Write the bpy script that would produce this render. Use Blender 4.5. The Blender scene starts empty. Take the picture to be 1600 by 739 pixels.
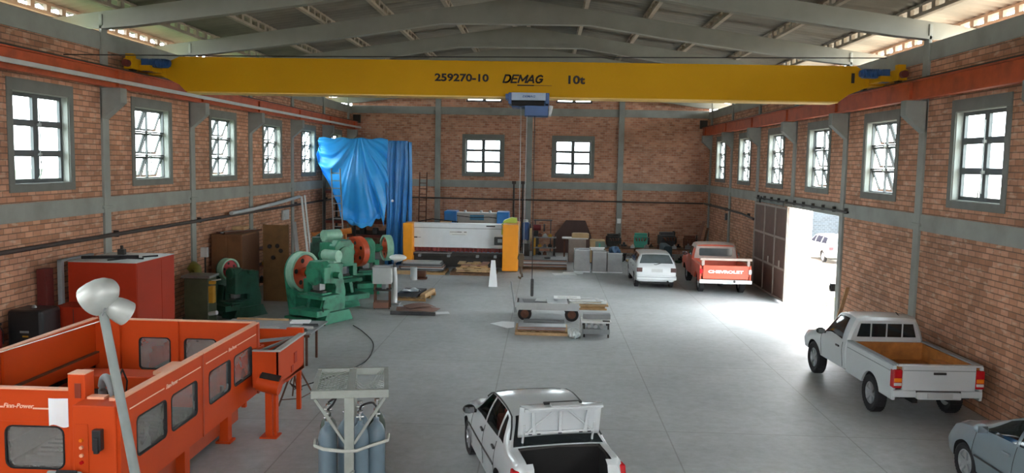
import bpy, bmesh, math, random
from math import sin, cos, pi, radians
from mathutils import Vector, Matrix

scene = bpy.context.scene
COL = scene.collection
random.seed(7)

# ---------------------------------------------------------------- camera
def make_camera():
    yaw, pitch, roll = -.0387, -.0893, .019
    fwd = Vector((sin(yaw)*cos(pitch), cos(yaw)*cos(pitch), sin(pitch)))
    right = Vector((cos(yaw), -sin(yaw), 0)); up = right.cross(fwd)
    r2 = right*cos(roll) + up*sin(roll); u2 = -right*sin(roll) + up*cos(roll)
    m = Matrix((r2, u2, -fwd)).transposed().to_4x4(); m.translation = (.9646, 0, 4.89)
    cd = bpy.data.cameras.new('camera'); cd.sensor_fit = 'HORIZONTAL'; cd.sensor_width = 36
    cd.lens = 1294.04/1600*36; cd.clip_end = 2000
    c = bpy.data.objects.new('camera', cd); COL.objects.link(c); c.matrix_world = m
    scene.camera = c
make_camera()

# ---------------------------------------------------------------- light and exposure
scene.view_settings.view_transform = 'Standard'
scene.view_settings.look = 'None'
scene.view_settings.gamma = 1
scene.view_settings.use_curve_mapping = False
scene.view_settings.exposure = 1.6
SKY = 9.0
SUN = 4.0
W = bpy.data.worlds.new('overcast_sky'); scene.world = W; W.use_nodes = True
nt = W.node_tree; nt.nodes.clear()
wo = nt.nodes.new('ShaderNodeOutputWorld'); bg = nt.nodes.new('ShaderNodeBackground')
bg.inputs[0].default_value = (.93, .975, 1.0, 1); bg.inputs[1].default_value = SKY
nt.links.new(bg.outputs[0], wo.inputs[0])
sd = bpy.data.lights.new('sun', 'SUN'); sd.energy = SUN; sd.angle = radians(12); sd.color = (1, .93, .82)
so = bpy.data.objects.new('sun', sd); COL.objects.link(so)
so.rotation_euler = (radians(42), 0, radians(4))
scene.cycles.max_bounces = 10; scene.cycles.diffuse_bounces = 7; scene.cycles.transparent_max_bounces = 12
scene.cycles.glossy_bounces = 3
scene.cycles.sample_clamp_indirect = 12
scene.cycles.use_denoising = True

# ---------------------------------------------------------------- materials
def lin(h):
    if not isinstance(h, str): return tuple(h)
    c = [int(h[i:i+2], 16)/255 for i in (0, 2, 4)]
    return tuple(v/12.92 if v <= .04045 else ((v+.055)/1.055)**2.4 for v in c)
def new_mat(name):
    m = bpy.data.materials.new(name); m.use_nodes = True
    n = m.node_tree; b = n.nodes['Principled BSDF']
    return m, n, b
MATS = {}
def mat(name, col, rough=.55, metal=0.0, var=.12, scale=3.0, bump=0.0, coat=0.0, dirt=None, dirt_amt=.5, spec=.5):
    """paint, metal, wood ... with a little mottling; dirt adds blotches of a second colour"""
    if name in MATS: return MATS[name]
    m, n, b = new_mat(name)
    c = lin(col)
    tc = n.nodes.new('ShaderNodeTexCoord'); nz = n.nodes.new('ShaderNodeTexNoise')
    nz.inputs['Scale'].default_value = scale; nz.inputs['Detail'].default_value = 5; nz.inputs['Roughness'].default_value = .6
    n.links.new(tc.outputs['Object'], nz.inputs['Vector'])
    rp = n.nodes.new('ShaderNodeValToRGB')
    rp.color_ramp.elements[0].position = .3; rp.color_ramp.elements[1].position = .7
    rp.color_ramp.elements[0].color = (*[v*(1-var) for v in c], 1)
    rp.color_ramp.elements[1].color = (*[min(1, v*(1+var)) for v in c], 1)
    n.links.new(nz.outputs[0], rp.inputs[0]); out = rp.outputs[0]
    if dirt:
        nz2 = n.nodes.new('ShaderNodeTexNoise'); nz2.inputs['Scale'].default_value = scale*.7; nz2.inputs['Detail'].default_value = 8
        n.links.new(tc.outputs['Object'], nz2.inputs['Vector'])
        r2 = n.nodes.new('ShaderNodeValToRGB'); r2.color_ramp.elements[0].position = .5; r2.color_ramp.elements[1].position = .68
        r2.color_ramp.elements[1].color = (dirt_amt,)*3+(1,)
        n.links.new(nz2.outputs[0], r2.inputs[0])
        mx = n.nodes.new('ShaderNodeMix'); mx.data_type = 'RGBA'
        n.links.new(r2.outputs[0], mx.inputs[0]); n.links.new(out, mx.inputs[6]); mx.inputs[7].default_value = (*lin(dirt), 1)
        out = mx.outputs[2]
    n.links.new(out, b.inputs['Base Color'])
    b.inputs['Roughness'].default_value = rough; b.inputs['Metallic'].default_value = metal
    b.inputs['Specular IOR Level'].default_value = spec
    if coat: b.inputs['Coat Weight'].default_value = coat; b.inputs['Coat Roughness'].default_value = .08
    if bump:
        bp = n.nodes.new('ShaderNodeBump'); bp.inputs['Strength'].default_value = bump; bp.inputs['Distance'].default_value = .02
        n.links.new(nz.outputs[0], bp.inputs['Height']); n.links.new(bp.outputs[0], b.inputs['Normal'])
    MATS[name] = m
    return m

def pos_vec(n, a, b, sa=1.0, sb=1.0, oa=0.0):
    g = n.nodes.new('ShaderNodeNewGeometry'); s = n.nodes.new('ShaderNodeSeparateXYZ'); c = n.nodes.new('ShaderNodeCombineXYZ')
    n.links.new(g.outputs['Position'], s.inputs[0])
    for i, (ax, sc) in enumerate(((a, sa), (b, sb))):
        mm = n.nodes.new('ShaderNodeMath'); mm.operation = 'MULTIPLY'; mm.inputs[1].default_value = sc
        n.links.new(s.outputs[ax], mm.inputs[0]); n.links.new(mm.outputs[0], c.inputs[i])
    return c.outputs[0]

def brick_mat(name, horiz, c1, c2, mortar, bump=.6, msize=.009, bed=0.0, smear='CDB49C'):
    m, n, b = new_mat(name)
    v = pos_vec(n, horiz, 2)
    bt = n.nodes.new('ShaderNodeTexBrick'); n.links.new(v, bt.inputs['Vector'])
    bt.inputs['Color1'].default_value = (*lin(c1), 1); bt.inputs['Color2'].default_value = (*lin(c2), 1)
    bt.inputs['Mortar'].default_value = (*lin(mortar), 1)
    bt.inputs['Scale'].default_value = 1; bt.inputs['Mortar Size'].default_value = msize; bt.inputs['Mortar Smooth'].default_value = .3
    bt.inputs['Bias'].default_value = -.1; bt.inputs['Brick Width'].default_value = .27; bt.inputs['Row Height'].default_value = .125
    bt.offset = .5
    # per-area variation: soot, paler fired bricks, patches
    g = n.nodes.new('ShaderNodeNewGeometry')
    n1 = n.nodes.new('ShaderNodeTexNoise'); n1.inputs['Scale'].default_value = .55; n1.inputs['Detail'].default_value = 6; n1.inputs['Roughness'].default_value = .65
    n.links.new(g.outputs['Position'], n1.inputs['Vector'])
    r1 = n.nodes.new('ShaderNodeValToRGB'); r1.color_ramp.elements[0].position = .3; r1.color_ramp.elements[1].position = .72
    r1.color_ramp.elements[0].color = (.62, .60, .60, 1); r1.color_ramp.elements[1].color = (1.18, 1.1, 1.05, 1)
    n.links.new(n1.outputs[0], r1.inputs[0])
    mul = n.nodes.new('ShaderNodeMix'); mul.data_type = 'RGBA'; mul.blend_type = 'MULTIPLY'; mul.inputs[0].default_value = 1
    n.links.new(bt.outputs[0], mul.inputs[6]); n.links.new(r1.outputs[0], mul.inputs[7])
    # pale lime smears on single bricks
    sn = n.nodes.new('ShaderNodeTexNoise'); sn.inputs['Scale'].default_value = 1.0; sn.inputs['Detail'].default_value = 2
    mp = n.nodes.new('ShaderNodeMapping'); mp.inputs['Scale'].default_value = (3.2, 8.5, 1)
    n.links.new(v, mp.inputs[0]); n.links.new(mp.outputs[0], sn.inputs['Vector'])
    r2 = n.nodes.new('ShaderNodeValToRGB'); r2.color_ramp.elements[0].position = .57; r2.color_ramp.elements[1].position = .72
    r2.color_ramp.elements[1].color = (.55, .55, .55, 1)
    n.links.new(sn.outputs[0], r2.inputs[0])
    mx = n.nodes.new('ShaderNodeMix'); mx.data_type = 'RGBA'
    n.links.new(r2.outputs[0], mx.inputs[0]); n.links.new(mul.outputs[2], mx.inputs[6]); mx.inputs[7].default_value = (*lin(smear), 1)
    col = mx.outputs[2]
    if bed:
        sp = n.nodes.new('ShaderNodeSeparateXYZ'); n.links.new(g.outputs['Position'], sp.inputs[0])
        dv = n.nodes.new('ShaderNodeMath'); dv.operation = 'DIVIDE'; dv.inputs[1].default_value = .125; n.links.new(sp.outputs[2], dv.inputs[0])
        fr = n.nodes.new('ShaderNodeMath'); fr.operation = 'FRACT'; n.links.new(dv.outputs[0], fr.inputs[0])
        lt = n.nodes.new('ShaderNodeMath'); lt.operation = 'LESS_THAN'; lt.inputs[1].default_value = .13; n.links.new(fr.outputs[0], lt.inputs[0])
        ml = n.nodes.new('ShaderNodeMath'); ml.operation = 'MULTIPLY'; ml.inputs[1].default_value = bed; n.links.new(lt.outputs[0], ml.inputs[0])
        m3 = n.nodes.new('ShaderNodeMix'); m3.data_type = 'RGBA'; n.links.new(ml.outputs[0], m3.inputs[0]); n.links.new(col, m3.inputs[6]); m3.inputs[7].default_value = (*lin('5E4638'), 1)
        col = m3.outputs[2]
    n.links.new(col, b.inputs['Base Color'])
    b.inputs['Roughness'].default_value = .9
    bp = n.nodes.new('ShaderNodeBump'); bp.inputs['Strength'].default_value = bump; bp.inputs['Distance'].default_value = .012; bp.invert = True
    n.links.new(bt.outputs['Fac'], bp.inputs['Height']); n.links.new(bp.outputs[0], b.inputs['Normal'])
    return m

def floor_mat():
    m, n, b = new_mat('worn_concrete_floor')
    g = n.nodes.new('ShaderNodeNewGeometry')
    def noise(sc, det, ro=.6):
        z = n.nodes.new('ShaderNodeTexNoise'); z.inputs['Scale'].default_value = sc; z.inputs['Detail'].default_value = det; z.inputs['Roughness'].default_value = ro
        n.links.new(g.outputs['Position'], z.inputs['Vector']); return z.outputs[0]
    def ramp(src, p0, c0, p1, c1):
        r = n.nodes.new('ShaderNodeValToRGB'); r.color_ramp.elements[0].position = p0; r.color_ramp.elements[1].position = p1
        r.color_ramp.elements[0].color = (*lin(c0), 1); r.color_ramp.elements[1].color = (*lin(c1), 1)
        n.links.new(src, r.inputs[0]); return r.outputs[0]
    def mix(a, bb, f=1.0, mode='MULTIPLY'):
        x = n.nodes.new('ShaderNodeMix'); x.data_type = 'RGBA'; x.blend_type = mode
        if isinstance(f, float): x.inputs[0].default_value = f
        else: n.links.new(f, x.inputs[0])
        n.links.new(a, x.inputs[6])
        if isinstance(bb, tuple): x.inputs[7].default_value = (*bb, 1)
        else: n.links.new(bb, x.inputs[7])
        return x.outputs[2]
    base = ramp(noise(.35, 7), .3, 'A4A9AB', .72, 'B9BEC0')
    fine = ramp(noise(5, 6, .7), .3, 'E6E5E2', .7, 'FFFFFF')
    c = mix(base, fine)
    st = ramp(noise(.9, 8, .7), .58, '000000', .75, '909090')
    c = mix(c, lin('6E6A66'), st, 'MIX')
    # saw-cut joints
    v = pos_vec(n, 0, 1)
    bt = n.nodes.new('ShaderNodeTexBrick'); n.links.new(v, bt.inputs['Vector']); bt.offset = 0
    bt.inputs['Scale'].default_value = 1; bt.inputs['Brick Width'].default_value = 3.3; bt.inputs['Row Height'].default_value = 5.0
    bt.inputs['Mortar Size'].default_value = .014; bt.inputs['Mortar Smooth'].default_value = .2
    bt.inputs['Color1'].default_value = bt.inputs['Color2'].default_value = (1, 1, 1, 1); bt.inputs['Mortar'].default_value = (.72, .70, .68, 1)
    c = mix(c, bt.outputs[0])
    n.links.new(c, b.inputs['Base Color'])
    rr = n.nodes.new('ShaderNodeMapRange'); rr.inputs[3].default_value = .42; rr.inputs[4].default_value = .72
    n.links.new(noise(1.3, 5), rr.inputs[0]); n.links.new(rr.outputs[0], b.inputs['Roughness'])
    bp = n.nodes.new('ShaderNodeBump'); bp.inputs['Strength'].default_value = .08; bp.inputs['Distance'].default_value = .006
    n.links.new(noise(9, 6), bp.inputs['Height']); n.links.new(bp.outputs[0], b.inputs['Normal'])
    return m

def glass_mat(name, tint=(.58, .64, .65), gloss=.05, rough=.03):
    m = bpy.data.materials.new(name); m.use_nodes = True; n = m.node_tree; n.nodes.clear()
    o = n.nodes.new('ShaderNodeOutputMaterial'); t = n.nodes.new('ShaderNodeBsdfTransparent'); t.inputs[0].default_value = (*tint, 1)
    gl = n.nodes.new('ShaderNodeBsdfGlossy'); gl.inputs['Roughness'].default_value = rough
    mx = n.nodes.new('ShaderNodeMixShader'); mx.inputs[0].default_value = gloss
    n.links.new(t.outputs[0], mx.inputs[1]); n.links.new(gl.outputs[0], mx.inputs[2])
    n.links.new(mx.outputs[0], o.inputs[0])
    return m

def scratched_pane(name):
    m = bpy.data.materials.new(name); m.use_nodes = True; n = m.node_tree; n.nodes.clear()
    o = n.nodes.new('ShaderNodeOutputMaterial'); t = n.nodes.new('ShaderNodeBsdfTransparent'); t.inputs[0].default_value = (.8, .82, .82, 1)
    d = n.nodes.new('ShaderNodeBsdfDiffuse'); gl = n.nodes.new('ShaderNodeBsdfGlossy'); gl.inputs['Roughness'].default_value = .22
    tc = n.nodes.new('ShaderNodeTexCoord'); nz = n.nodes.new('ShaderNodeTexNoise'); nz.inputs['Scale'].default_value = 2.5; nz.inputs['Detail'].default_value = 7
    n.links.new(tc.outputs['Object'], nz.inputs['Vector'])
    mr = n.nodes.new('ShaderNodeMapRange'); mr.inputs[3].default_value = .25; mr.inputs[4].default_value = .75; n.links.new(nz.outputs[0], mr.inputs[0])
    d.inputs[0].default_value = (*lin('9A9C98'), 1)
    m1 = n.nodes.new('ShaderNodeMixShader'); n.links.new(mr.outputs[0], m1.inputs[0]); n.links.new(t.outputs[0], m1.inputs[1]); n.links.new(d.outputs[0], m1.inputs[2])
    m2 = n.nodes.new('ShaderNodeMixShader'); m2.inputs[0].default_value = .14; n.links.new(m1.outputs[0], m2.inputs[1]); n.links.new(gl.outputs[0], m2.inputs[2])
    n.links.new(m2.outputs[0], o.inputs[0]); return m
def spl(pts, k=6):
    """a smooth curve through the points"""
    P = [Vector(p) for p in pts]; out = []
    for i in range(len(P)-1):
        a, b, c, d = P[max(i-1, 0)], P[i], P[i+1], P[min(i+2, len(P)-1)]
        for j in range(k):
            t = j/k; out.append(.5*(2*b+(c-a)*t+(2*a-5*b+4*c-d)*t*t+(3*b-a-3*c+d)*t**3))
    return out+[P[-1]]

M = dict(
    floor=floor_mat(),
    brick_side=brick_mat('brick_side_wall', 1, 'CC9C80', 'A57557', '87705E', bed=.6),
    brick_back=brick_mat('brick_back_wall', 0, 'CA9A7E', 'A26E56', 'BCA898'),
    concrete=mat('grey_cast_concrete', '8E928C', .85, var=.10, scale=1.6, bump=.15, dirt='6C6C66', dirt_amt=.35),
    surround=mat('dark_cast_surround', '70736D', .85, var=.12, scale=1.6, bump=.15),
    rafter=mat('pale_cast_concrete', '84857D', .85, var=.08, scale=1.2, bump=.1, dirt='7D7C74', dirt_amt=.3),
    roof=mat('fibre_cement_sheet', '7C786F', .9, var=.16, scale=.8, dirt='5E5A54', dirt_amt=.5),
    purlin=mat('weathered_purlin_concrete', '9A9082', .9, var=.15, scale=2),
    plaster=mat('pink_grey_render', 'A98778', .9, var=.1, scale=1.2, dirt='7F6A5E', dirt_amt=.5),
    steel=mat('galvanised_steel', '9A9C9C', .45, .6, var=.1),
    grey=mat('grey_painted_steel', '83898A', .5, var=.1),
    lgrey=mat('light_grey_metal', 'B9BDBD', .5, .2, var=.08),
    dark=mat('dark_oily_iron', '2B2926', .6, var=.3),
    black=mat('black_rubber', '17171A', .8, var=.2),
    blackp=mat('black_plastic', '1E2022', .45, var=.1),
    rail=mat('rust_orange_crane_rail_paint', 'B24E28', .6, var=.15, dirt='7A3A22', dirt_amt=.5),
    wframe=mat('dark_grey_window_steel', '4A4F50', .55, var=.1),
    wlight=mat('pale_window_steel', '9FA4A2', .55, var=.1),
    yellow=mat('crane_yellow_paint', 'B98908', .6, var=.06, scale=.6, spec=.15),
    blue=mat('machine_blue_paint', '1F4A7E', .45, var=.1),
    white=mat('off_white_paint', 'DADCDA', .5, var=.05),
    paper=mat('white_paper', 'E6EAEC', .8, var=.03),
    ink=mat('black_ink', '1B1714', .7, var=.1),
    glass=glass_mat('clear_window_glass'),
)

# ---------------------------------------------------------------- mesh helpers
class MB:
    """collects shapes into one mesh"""
    def __init__(s): s.bm = bmesh.new()
    def _add(s, verts, faces):
        vs = [s.bm.verts.new(v) for v in verts]; fs = []
        for f in faces:
            try: fs.append(s.bm.faces.new([vs[i] for i in f]))
            except ValueError: pass
        return vs, fs
    def box(s, c, d, rz=0, rx=0, ry=0):
        m = Matrix.Translation(c) @ Matrix.Rotation(rz, 4, 'Z') @ Matrix.Rotation(rx, 4, 'X') @ Matrix.Rotation(ry, 4, 'Y')
        v = [m @ Vector((x*d[0]/2, y*d[1]/2, z*d[2]/2)) for x in (-1, 1) for y in (-1, 1) for z in (-1, 1)]
        s._add(v, [(0, 1, 3, 2), (4, 6, 7, 5), (0, 4, 5, 1), (2, 3, 7, 6), (0, 2, 6, 4), (1, 5, 7, 3)]); return s
    def _q(s, v): s._add(v, [tuple(range(len(v)))]); return s
    def bb(s, lo, hi):
        return s.box([(a+b)/2 for a, b in zip(lo, hi)], [b-a for a, b in zip(lo, hi)])
    def _frame(s, p0, p1, up=(0, 0, 1)):
        d = (Vector(p1)-Vector(p0)).normalized(); u = Vector(up)
        if abs(d.dot(u)) > .99: u = Vector((1, 0, 0))
        a = d.cross(u).normalized(); return d, a, a.cross(d)
    def bar(s, p0, p1, w, h=None, up=(0, 0, 1)):
        h = h or w; d, a, b = s._frame(p0, p1, up); p0, p1 = Vector(p0), Vector(p1)
        v = [p + a*x*w/2 + b*z*h/2 for p in (p0, p1) for x, z in ((-1, -1), (1, -1), (1, 1), (-1, 1))]
        s._add(v, [(3, 2, 1, 0), (4, 5, 6, 7), (0, 1, 5, 4), (1, 2, 6, 5), (2, 3, 7, 6), (3, 0, 4, 7)]); return s
    def cyl(s, p0, p1, r, r2=None, n=16, cap=True):
        r2 = r if r2 is None else r2; d, a, b = s._frame(p0, p1); p0, p1 = Vector(p0), Vector(p1)
        v = [p + (a*cos(2*pi*i/n) + b*sin(2*pi*i/n))*rr for p, rr in ((p0, r), (p1, r2)) for i in range(n)]
        f = [(i, (i+1) % n, n+(i+1) % n, n+i) for i in range(n)]
        if cap: f += [tuple(range(n))[::-1], tuple(range(n, 2*n))]
        s._add(v, f); return s
    def lathe(s, prof, axis='z', o=(0, 0, 0), n=24, m=None, close=False):
        """prof: (radius, height) pairs turned about an axis"""
        v = []
        for r, h in prof:
            for i in range(n):
                c, q = r*cos(2*pi*i/n), r*sin(2*pi*i/n)
                p = {'z': (c, q, h), 'x': (h, c, q), 'y': (q, h, c)}[axis]
                p = Vector(p)+Vector(o); v.append(m @ p if m else p)
        k = len(prof); f = []
        for j in range(k if close else k-1):
            j2 = (j+1) % k
            f += [(j*n+i, j*n+(i+1) % n, j2*n+(i+1) % n, j2*n+i) for i in range(n)]
        if not close:
            if prof[0][0] > 1e-4: f.append(tuple(range(n))[::-1])
            if prof[-1][0] > 1e-4: f.append(tuple(range((k-1)*n, k*n)))
        s._add(v, f); return s
    def sph(s, c, r, sc=(1, 1, 1), n=14):
        prof = [(max(1e-5, r*sin(pi*i/8)), -r*cos(pi*i/8)) for i in range(9)]
        mm = Matrix.Translation(c) @ Matrix.Diagonal((*sc, 1))
        return s.lathe(prof, m=mm, n=n)
    def prism(s, pts, axis, a0, a1):
        """pts: 2-D outline; axis: the direction it is extruded along (x: pts are (y,z); y: (x,z); z: (x,y))"""
        def P(p, a): return {'x': (a, p[0], p[1]), 'y': (p[0], a, p[1]), 'z': (p[0], p[1], a)}[axis]
        n = len(pts); v = [P(p, a0) for p in pts] + [P(p, a1) for p in pts]
        f = [tuple(range(n))[::-1], tuple(range(n, 2*n))] + [(i, (i+1) % n, n+(i+1) % n, n+i) for i in range(n)]
        s._add(v, f); return s
    def tube(s, pts, r, n=8):
        pts = [Vector(p) for p in pts]; rings = []; up = Vector((0, 0, 1))
        for i, p in enumerate(pts):
            t = (pts[min(i+1, len(pts)-1)]-pts[max(i-1, 0)]).normalized()
            u = up if abs(t.dot(up)) < .95 else Vector((1, 0, 0))
            a = t.cross(u).normalized(); b = a.cross(t)
            rr = r[i] if isinstance(r, (list, tuple)) else r
            rings += [p+(a*cos(2*pi*k/n)+b*sin(2*pi*k/n))*rr for k in range(n)]
        f = [(i*n+k, i*n+(k+1) % n, (i+1)*n+(k+1) % n, (i+1)*n+k) for i in range(len(pts)-1) for k in range(n)]
        f += [tuple(range(n))[::-1], tuple(range(len(rings)-n, len(rings)))]
        s._add(rings, f); return s
    def grid(s, fn, nu, nv):
        v = [fn(i/nu, j/nv) for i in range(nu+1) for j in range(nv+1)]
        f = [(i*(nv+1)+j, (i+1)*(nv+1)+j, (i+1)*(nv+1)+j+1, i*(nv+1)+j+1) for i in range(nu) for j in range(nv)]
        s._add(v, f); return s
    def mesh(s, name, m):
        bmesh.ops.recalc_face_normals(s.bm, faces=s.bm.faces)
        me = bpy.data.meshes.new(name); s.bm.to_mesh(me); s.bm.free()
        if m: me.materials.append(m)
        return me
    def build(s, name, m, parent=None, loc=None, rz=0, bevel=0, smooth=0, solid=0, rot=None):
        o = bpy.data.objects.new(name, s.mesh(name, m)); COL.objects.link(o)
        if parent: o.parent = parent
        if loc: o.location = loc
        if rot: o.rotation_euler = rot
        elif rz: o.rotation_euler = (0, 0, rz)
        if smooth: shade(o, smooth)
        if solid:
            md = o.modifiers.new('thickness', 'SOLIDIFY'); md.thickness = solid; md.offset = 0
        if bevel:
            md = o.modifiers.new('edges', 'BEVEL'); md.width = bevel; md.segments = 2; md.limit_method = 'ANGLE'; md.angle_limit = radians(40)
        return o
def shade(o, ang=40):
    me = o.data
    me.polygons.foreach_set('use_smooth', [True]*len(me.polygons))
    if ang and ang > 1: me.set_sharp_from_angle(angle=radians(ang))
def rrect(y0, y1, z0, z1, r, k=4):
    pts = []
    for cx, cy, a0 in ((y1-r, z0+r, -90), (y1-r, z1-r, 0), (y0+r, z1-r, 90), (y0+r, z0+r, 180)):
        pts += [(cx+r*cos(radians(a0+90*i/k)), cy+r*sin(radians(a0+90*i/k))) for i in range(k+1)]
    return pts
def thing(name, label, cat, loc=(0, 0, 0), rz=0, group=None):
    o = bpy.data.objects.new(name, None); COL.objects.link(o); o.empty_display_size = .2
    o.location = loc; o.rotation_euler = (0, 0, rz); return tag(o, label, cat, group)
def tag(o, label, cat, group=None, kind=None):
    o['label'] = label; o['category'] = cat
    if group: o['group'] = group
    if kind: o['kind'] = kind
    return o
def struct(o):
    o['kind'] = 'structure'; return o
def group_empty(name):
    o = bpy.data.objects.new(name, None); COL.objects.link(o); return struct(o)
def text_mesh(body, m, parent, p, width, height, rz=0, shear=0, bold=.012, name='lettering', flip=False, rx=pi/2):
    """flat lettering in an upright plane, facing -y before rz; p is its lower left corner"""
    cu = bpy.data.curves.new('t', 'FONT'); cu.body = body; cu.size = 1; cu.shear = shear; cu.offset = bold; cu.extrude = .004; cu.resolution_u = 3
    t = bpy.data.objects.new('t', cu); COL.objects.link(t)
    dg = bpy.context.evaluated_depsgraph_get(); me = bpy.data.meshes.new_from_object(t.evaluated_get(dg))
    bpy.data.objects.remove(t)
    xs = [v.co.x for v in me.vertices]; ys = [v.co.y for v in me.vertices]
    x0, x1, y0, y1 = min(xs), max(xs), min(ys), max(ys)
    for v in me.vertices:
        v.co = ((v.co.x-x0)/(x1-x0)*width, (v.co.y-y0)/(y1-y0)*height, v.co.z)
    me.materials.clear(); me.materials.append(m)
    o = bpy.data.objects.new(name, me); COL.objects.link(o); o.parent = parent
    o.location = p; o.rotation_euler = (rx, 0, rz)
    return o

# ================================================================ THE BUILDING
HW = 9.82          # half width of the hall
YB = 45.9          # back wall
YF = -6.0          # front wall, behind the camera
COLY = [19.94+5*k for k in range(-5, 6)]        # columns and rafters
WINY = [17.44+5*k for k in range(-4, 6)]        # side windows
Z0, Z1 = 4.25, 6.16                             # window openings
DOOR = (25.1, 30.5, 3.47)

struct(MB().bb((-HW-.3, YF-.3, -.2), (HW+.3, YB+.3, 0)).build('floor', M['floor']))

def wall(name, axis, a0, a1, u0, u1, holes, m, top, zb=0.0):
    """a wall slab with rectangular openings; top(u) is its upper edge"""
    mb = MB(); us = sorted({u0, u1, *[h[0] for h in holes], *[h[1] for h in holes], *([0.0] if axis == 'y' else [])})
    for a, b in zip(us, us[1:]):
        hs = sorted([(h[2], h[3]) for h in holes if h[0] <= a+1e-6 and h[1] >= b-1e-6]); z = zb
        for h0, h1 in hs:
            if h0 > z+1e-6: mb.prism([(a, z), (b, z), (b, h0), (a, h0)], axis, a0, a1)
            z = h1
        mb.prism([(a, z), (b, z), (b, top(b)), (a, top(a))], axis, a0, a1)
    return struct(mb.build(name, m))
side_holes = [(y-1.0, y+1.0, Z0, Z1) for y in WINY]
wall('wall_left', 'x', -HW-.25, -HW, YF, YB+.25, side_holes, M['brick_side'], lambda u: 7.80)
wall('wall_right', 'x', HW, HW+.25, YF, YB+.25, side_holes+[(DOOR[0], DOOR[1], 0, DOOR[2])], M['brick_side'], lambda u: 7.80)
BW = [(-2.49, 4.25, 6.15), (2.46, 4.25, 6.15)]
UPW = [(-2.49, 8.17, 9.05), (2.46, 8.17, 9.05)]
roofz = lambda x: 9.98-.142*abs(x)
bh = [(x-.99, x+.99, a, b) for x, a, b in BW+UPW]
wall('wall_back', 'y', YB, YB+.25, -HW, HW, bh, M['brick_back'], lambda u: roofz(u)-.03)
wall('wall_front', 'y', YF-.25, YF, -HW, HW, [(-5, 5, 5.0, 6.8)], M['brick_back'], lambda u: roofz(u)-.03)  # unseen wall; its high opening is added to let in fill light

# corrugated roof, two slopes
def slope(sx):
    n = int((YB+1.2-(YF-1))/.0885*.5); y0 = YF-1; L = YB+1.2-y0
    def f(u, v):
        x = sx*(11.15*u); return (x, y0+L*v, roofz(x)+.012+.026*cos(v*n*pi))
    return MB().grid(f, 3, n*2)
for sx, nm in ((-1, 'ceiling_left_slope'), (1, 'ceiling_right_slope')):
    struct(slope(sx).build(nm, M['roof'], solid=.012, smooth=1))

# purlins with openings along their webs
y0, y1 = YF, YB
for sx in (-1, 1):
    for x in (0.25, 2.05, 3.9, 5.75, 7.6, 9.42, 10.88):
        z = 9.7-.142*x; mb = MB(); X = sx*x
        mb.bb((X-.06, y0, z), (X+.06, y1, z+.075)).bb((X-.05, y0, z+.225), (X+.05, y1, z+.285))
        k = y0
        while k < y1-.3:
            mb.bb((X-.045, k, z+.075), (X+.045, k+.17, z+.225)); k += .62
        struct(mb.build('purlin', M['purlin']))

# rafters, columns, corbels, tie beams
RAF = [(-9.86, 7.90), (-9.0, 7.98), (-8.1, 8.10), (-4.65, 8.56), (-2.2, 8.95), (2.2, 8.95), (4.65, 8.56), (8.1, 8.10), (9.0, 7.98), (9.86, 7.90), (10.98, 8.0), (10.98, 8.14), (0, 9.70), (-10.98, 8.14), (-10.98, 8.0)]
for y in COLY:
    rf = MB().prism(RAF, 'y', y-.09, y+.09)
    # flange lips along the lower edge
    for a, b in zip(RAF[:9], RAF[1:10]):
        rf.bar((a[0], y, a[1]+.03), (b[0], y, b[1]+.03), .26, .07)
    struct(rf.build('rafter', M['rafter']))
    for s in (-1, 1):
        c = MB()
        zlo = 3.47 if (s > 0 and 29 < y < 31) else 0
        c.bb((s*(HW-.06) if s > 0 else -HW-.02, y-.15, zlo), (HW+.02 if s > 0 else -(HW-.06), y+.15, 6.95))
        c.bb((min(s*(HW-.08), s*HW), y-.13, 6.95), (max(s*(HW-.08), s*HW), y+.13, 8.25))
        c.prism([(s*HW, 5.75), (s*(HW-.06), 5.75), (s*(HW-.52), 6.15), (s*(HW-.52), 6.5), (s*HW, 6.5)], 'y', y-.15, y+.15)
        # bolts and a joint where the belt meets the column
        for dz in (3.62,):
            c.bb((min(s*HW, s*(HW-.09)), y-.22, dz-.05), (max(s*HW, s*(HW-.09)), y+.22, dz+.02))
        struct(c.build('column', M['concrete'], bevel=.015))
for s, nm in ((-1, 'left'), (1, 'right')):
    a, b = sorted((s*HW, s*(HW-.035)))
    mb = MB()
    segs = [(YF, YB)]
    for z0, z1 in ((3.47, 3.86), (7.41, 7.82)):
        mb.bb((a, YF, z0), (b, YB, z1))
    struct(mb.build('trim_'+nm, M['concrete'], bevel=.008))
mb = MB()
for z0, z1 in ((3.47, 3.86), (7.45, 7.86)): mb.bb((-HW, YB-.035, z0), (HW, YB, z1))
for x in (-5, .06, 5.07): mb.bb((x-.15, YB-.16, 0), (x+.15, YB, 9.0 if abs(x) > 1 else 9.6))
for x in (-5, .06, 5.07):
    for z in (3.66, 7.66): mb.bb((x-.25, YB-.10, z-.05), (x+.25, YB-.03, z+.05))
struct(mb.build('trim_back', M['concrete'], bevel=.01))

# eaves gutter outside the left wall
struct(MB().bb((-11.25, YF, 7.95), (-11.0, YB+1, 8.19)).build('gutter', M['dark']))

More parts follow.
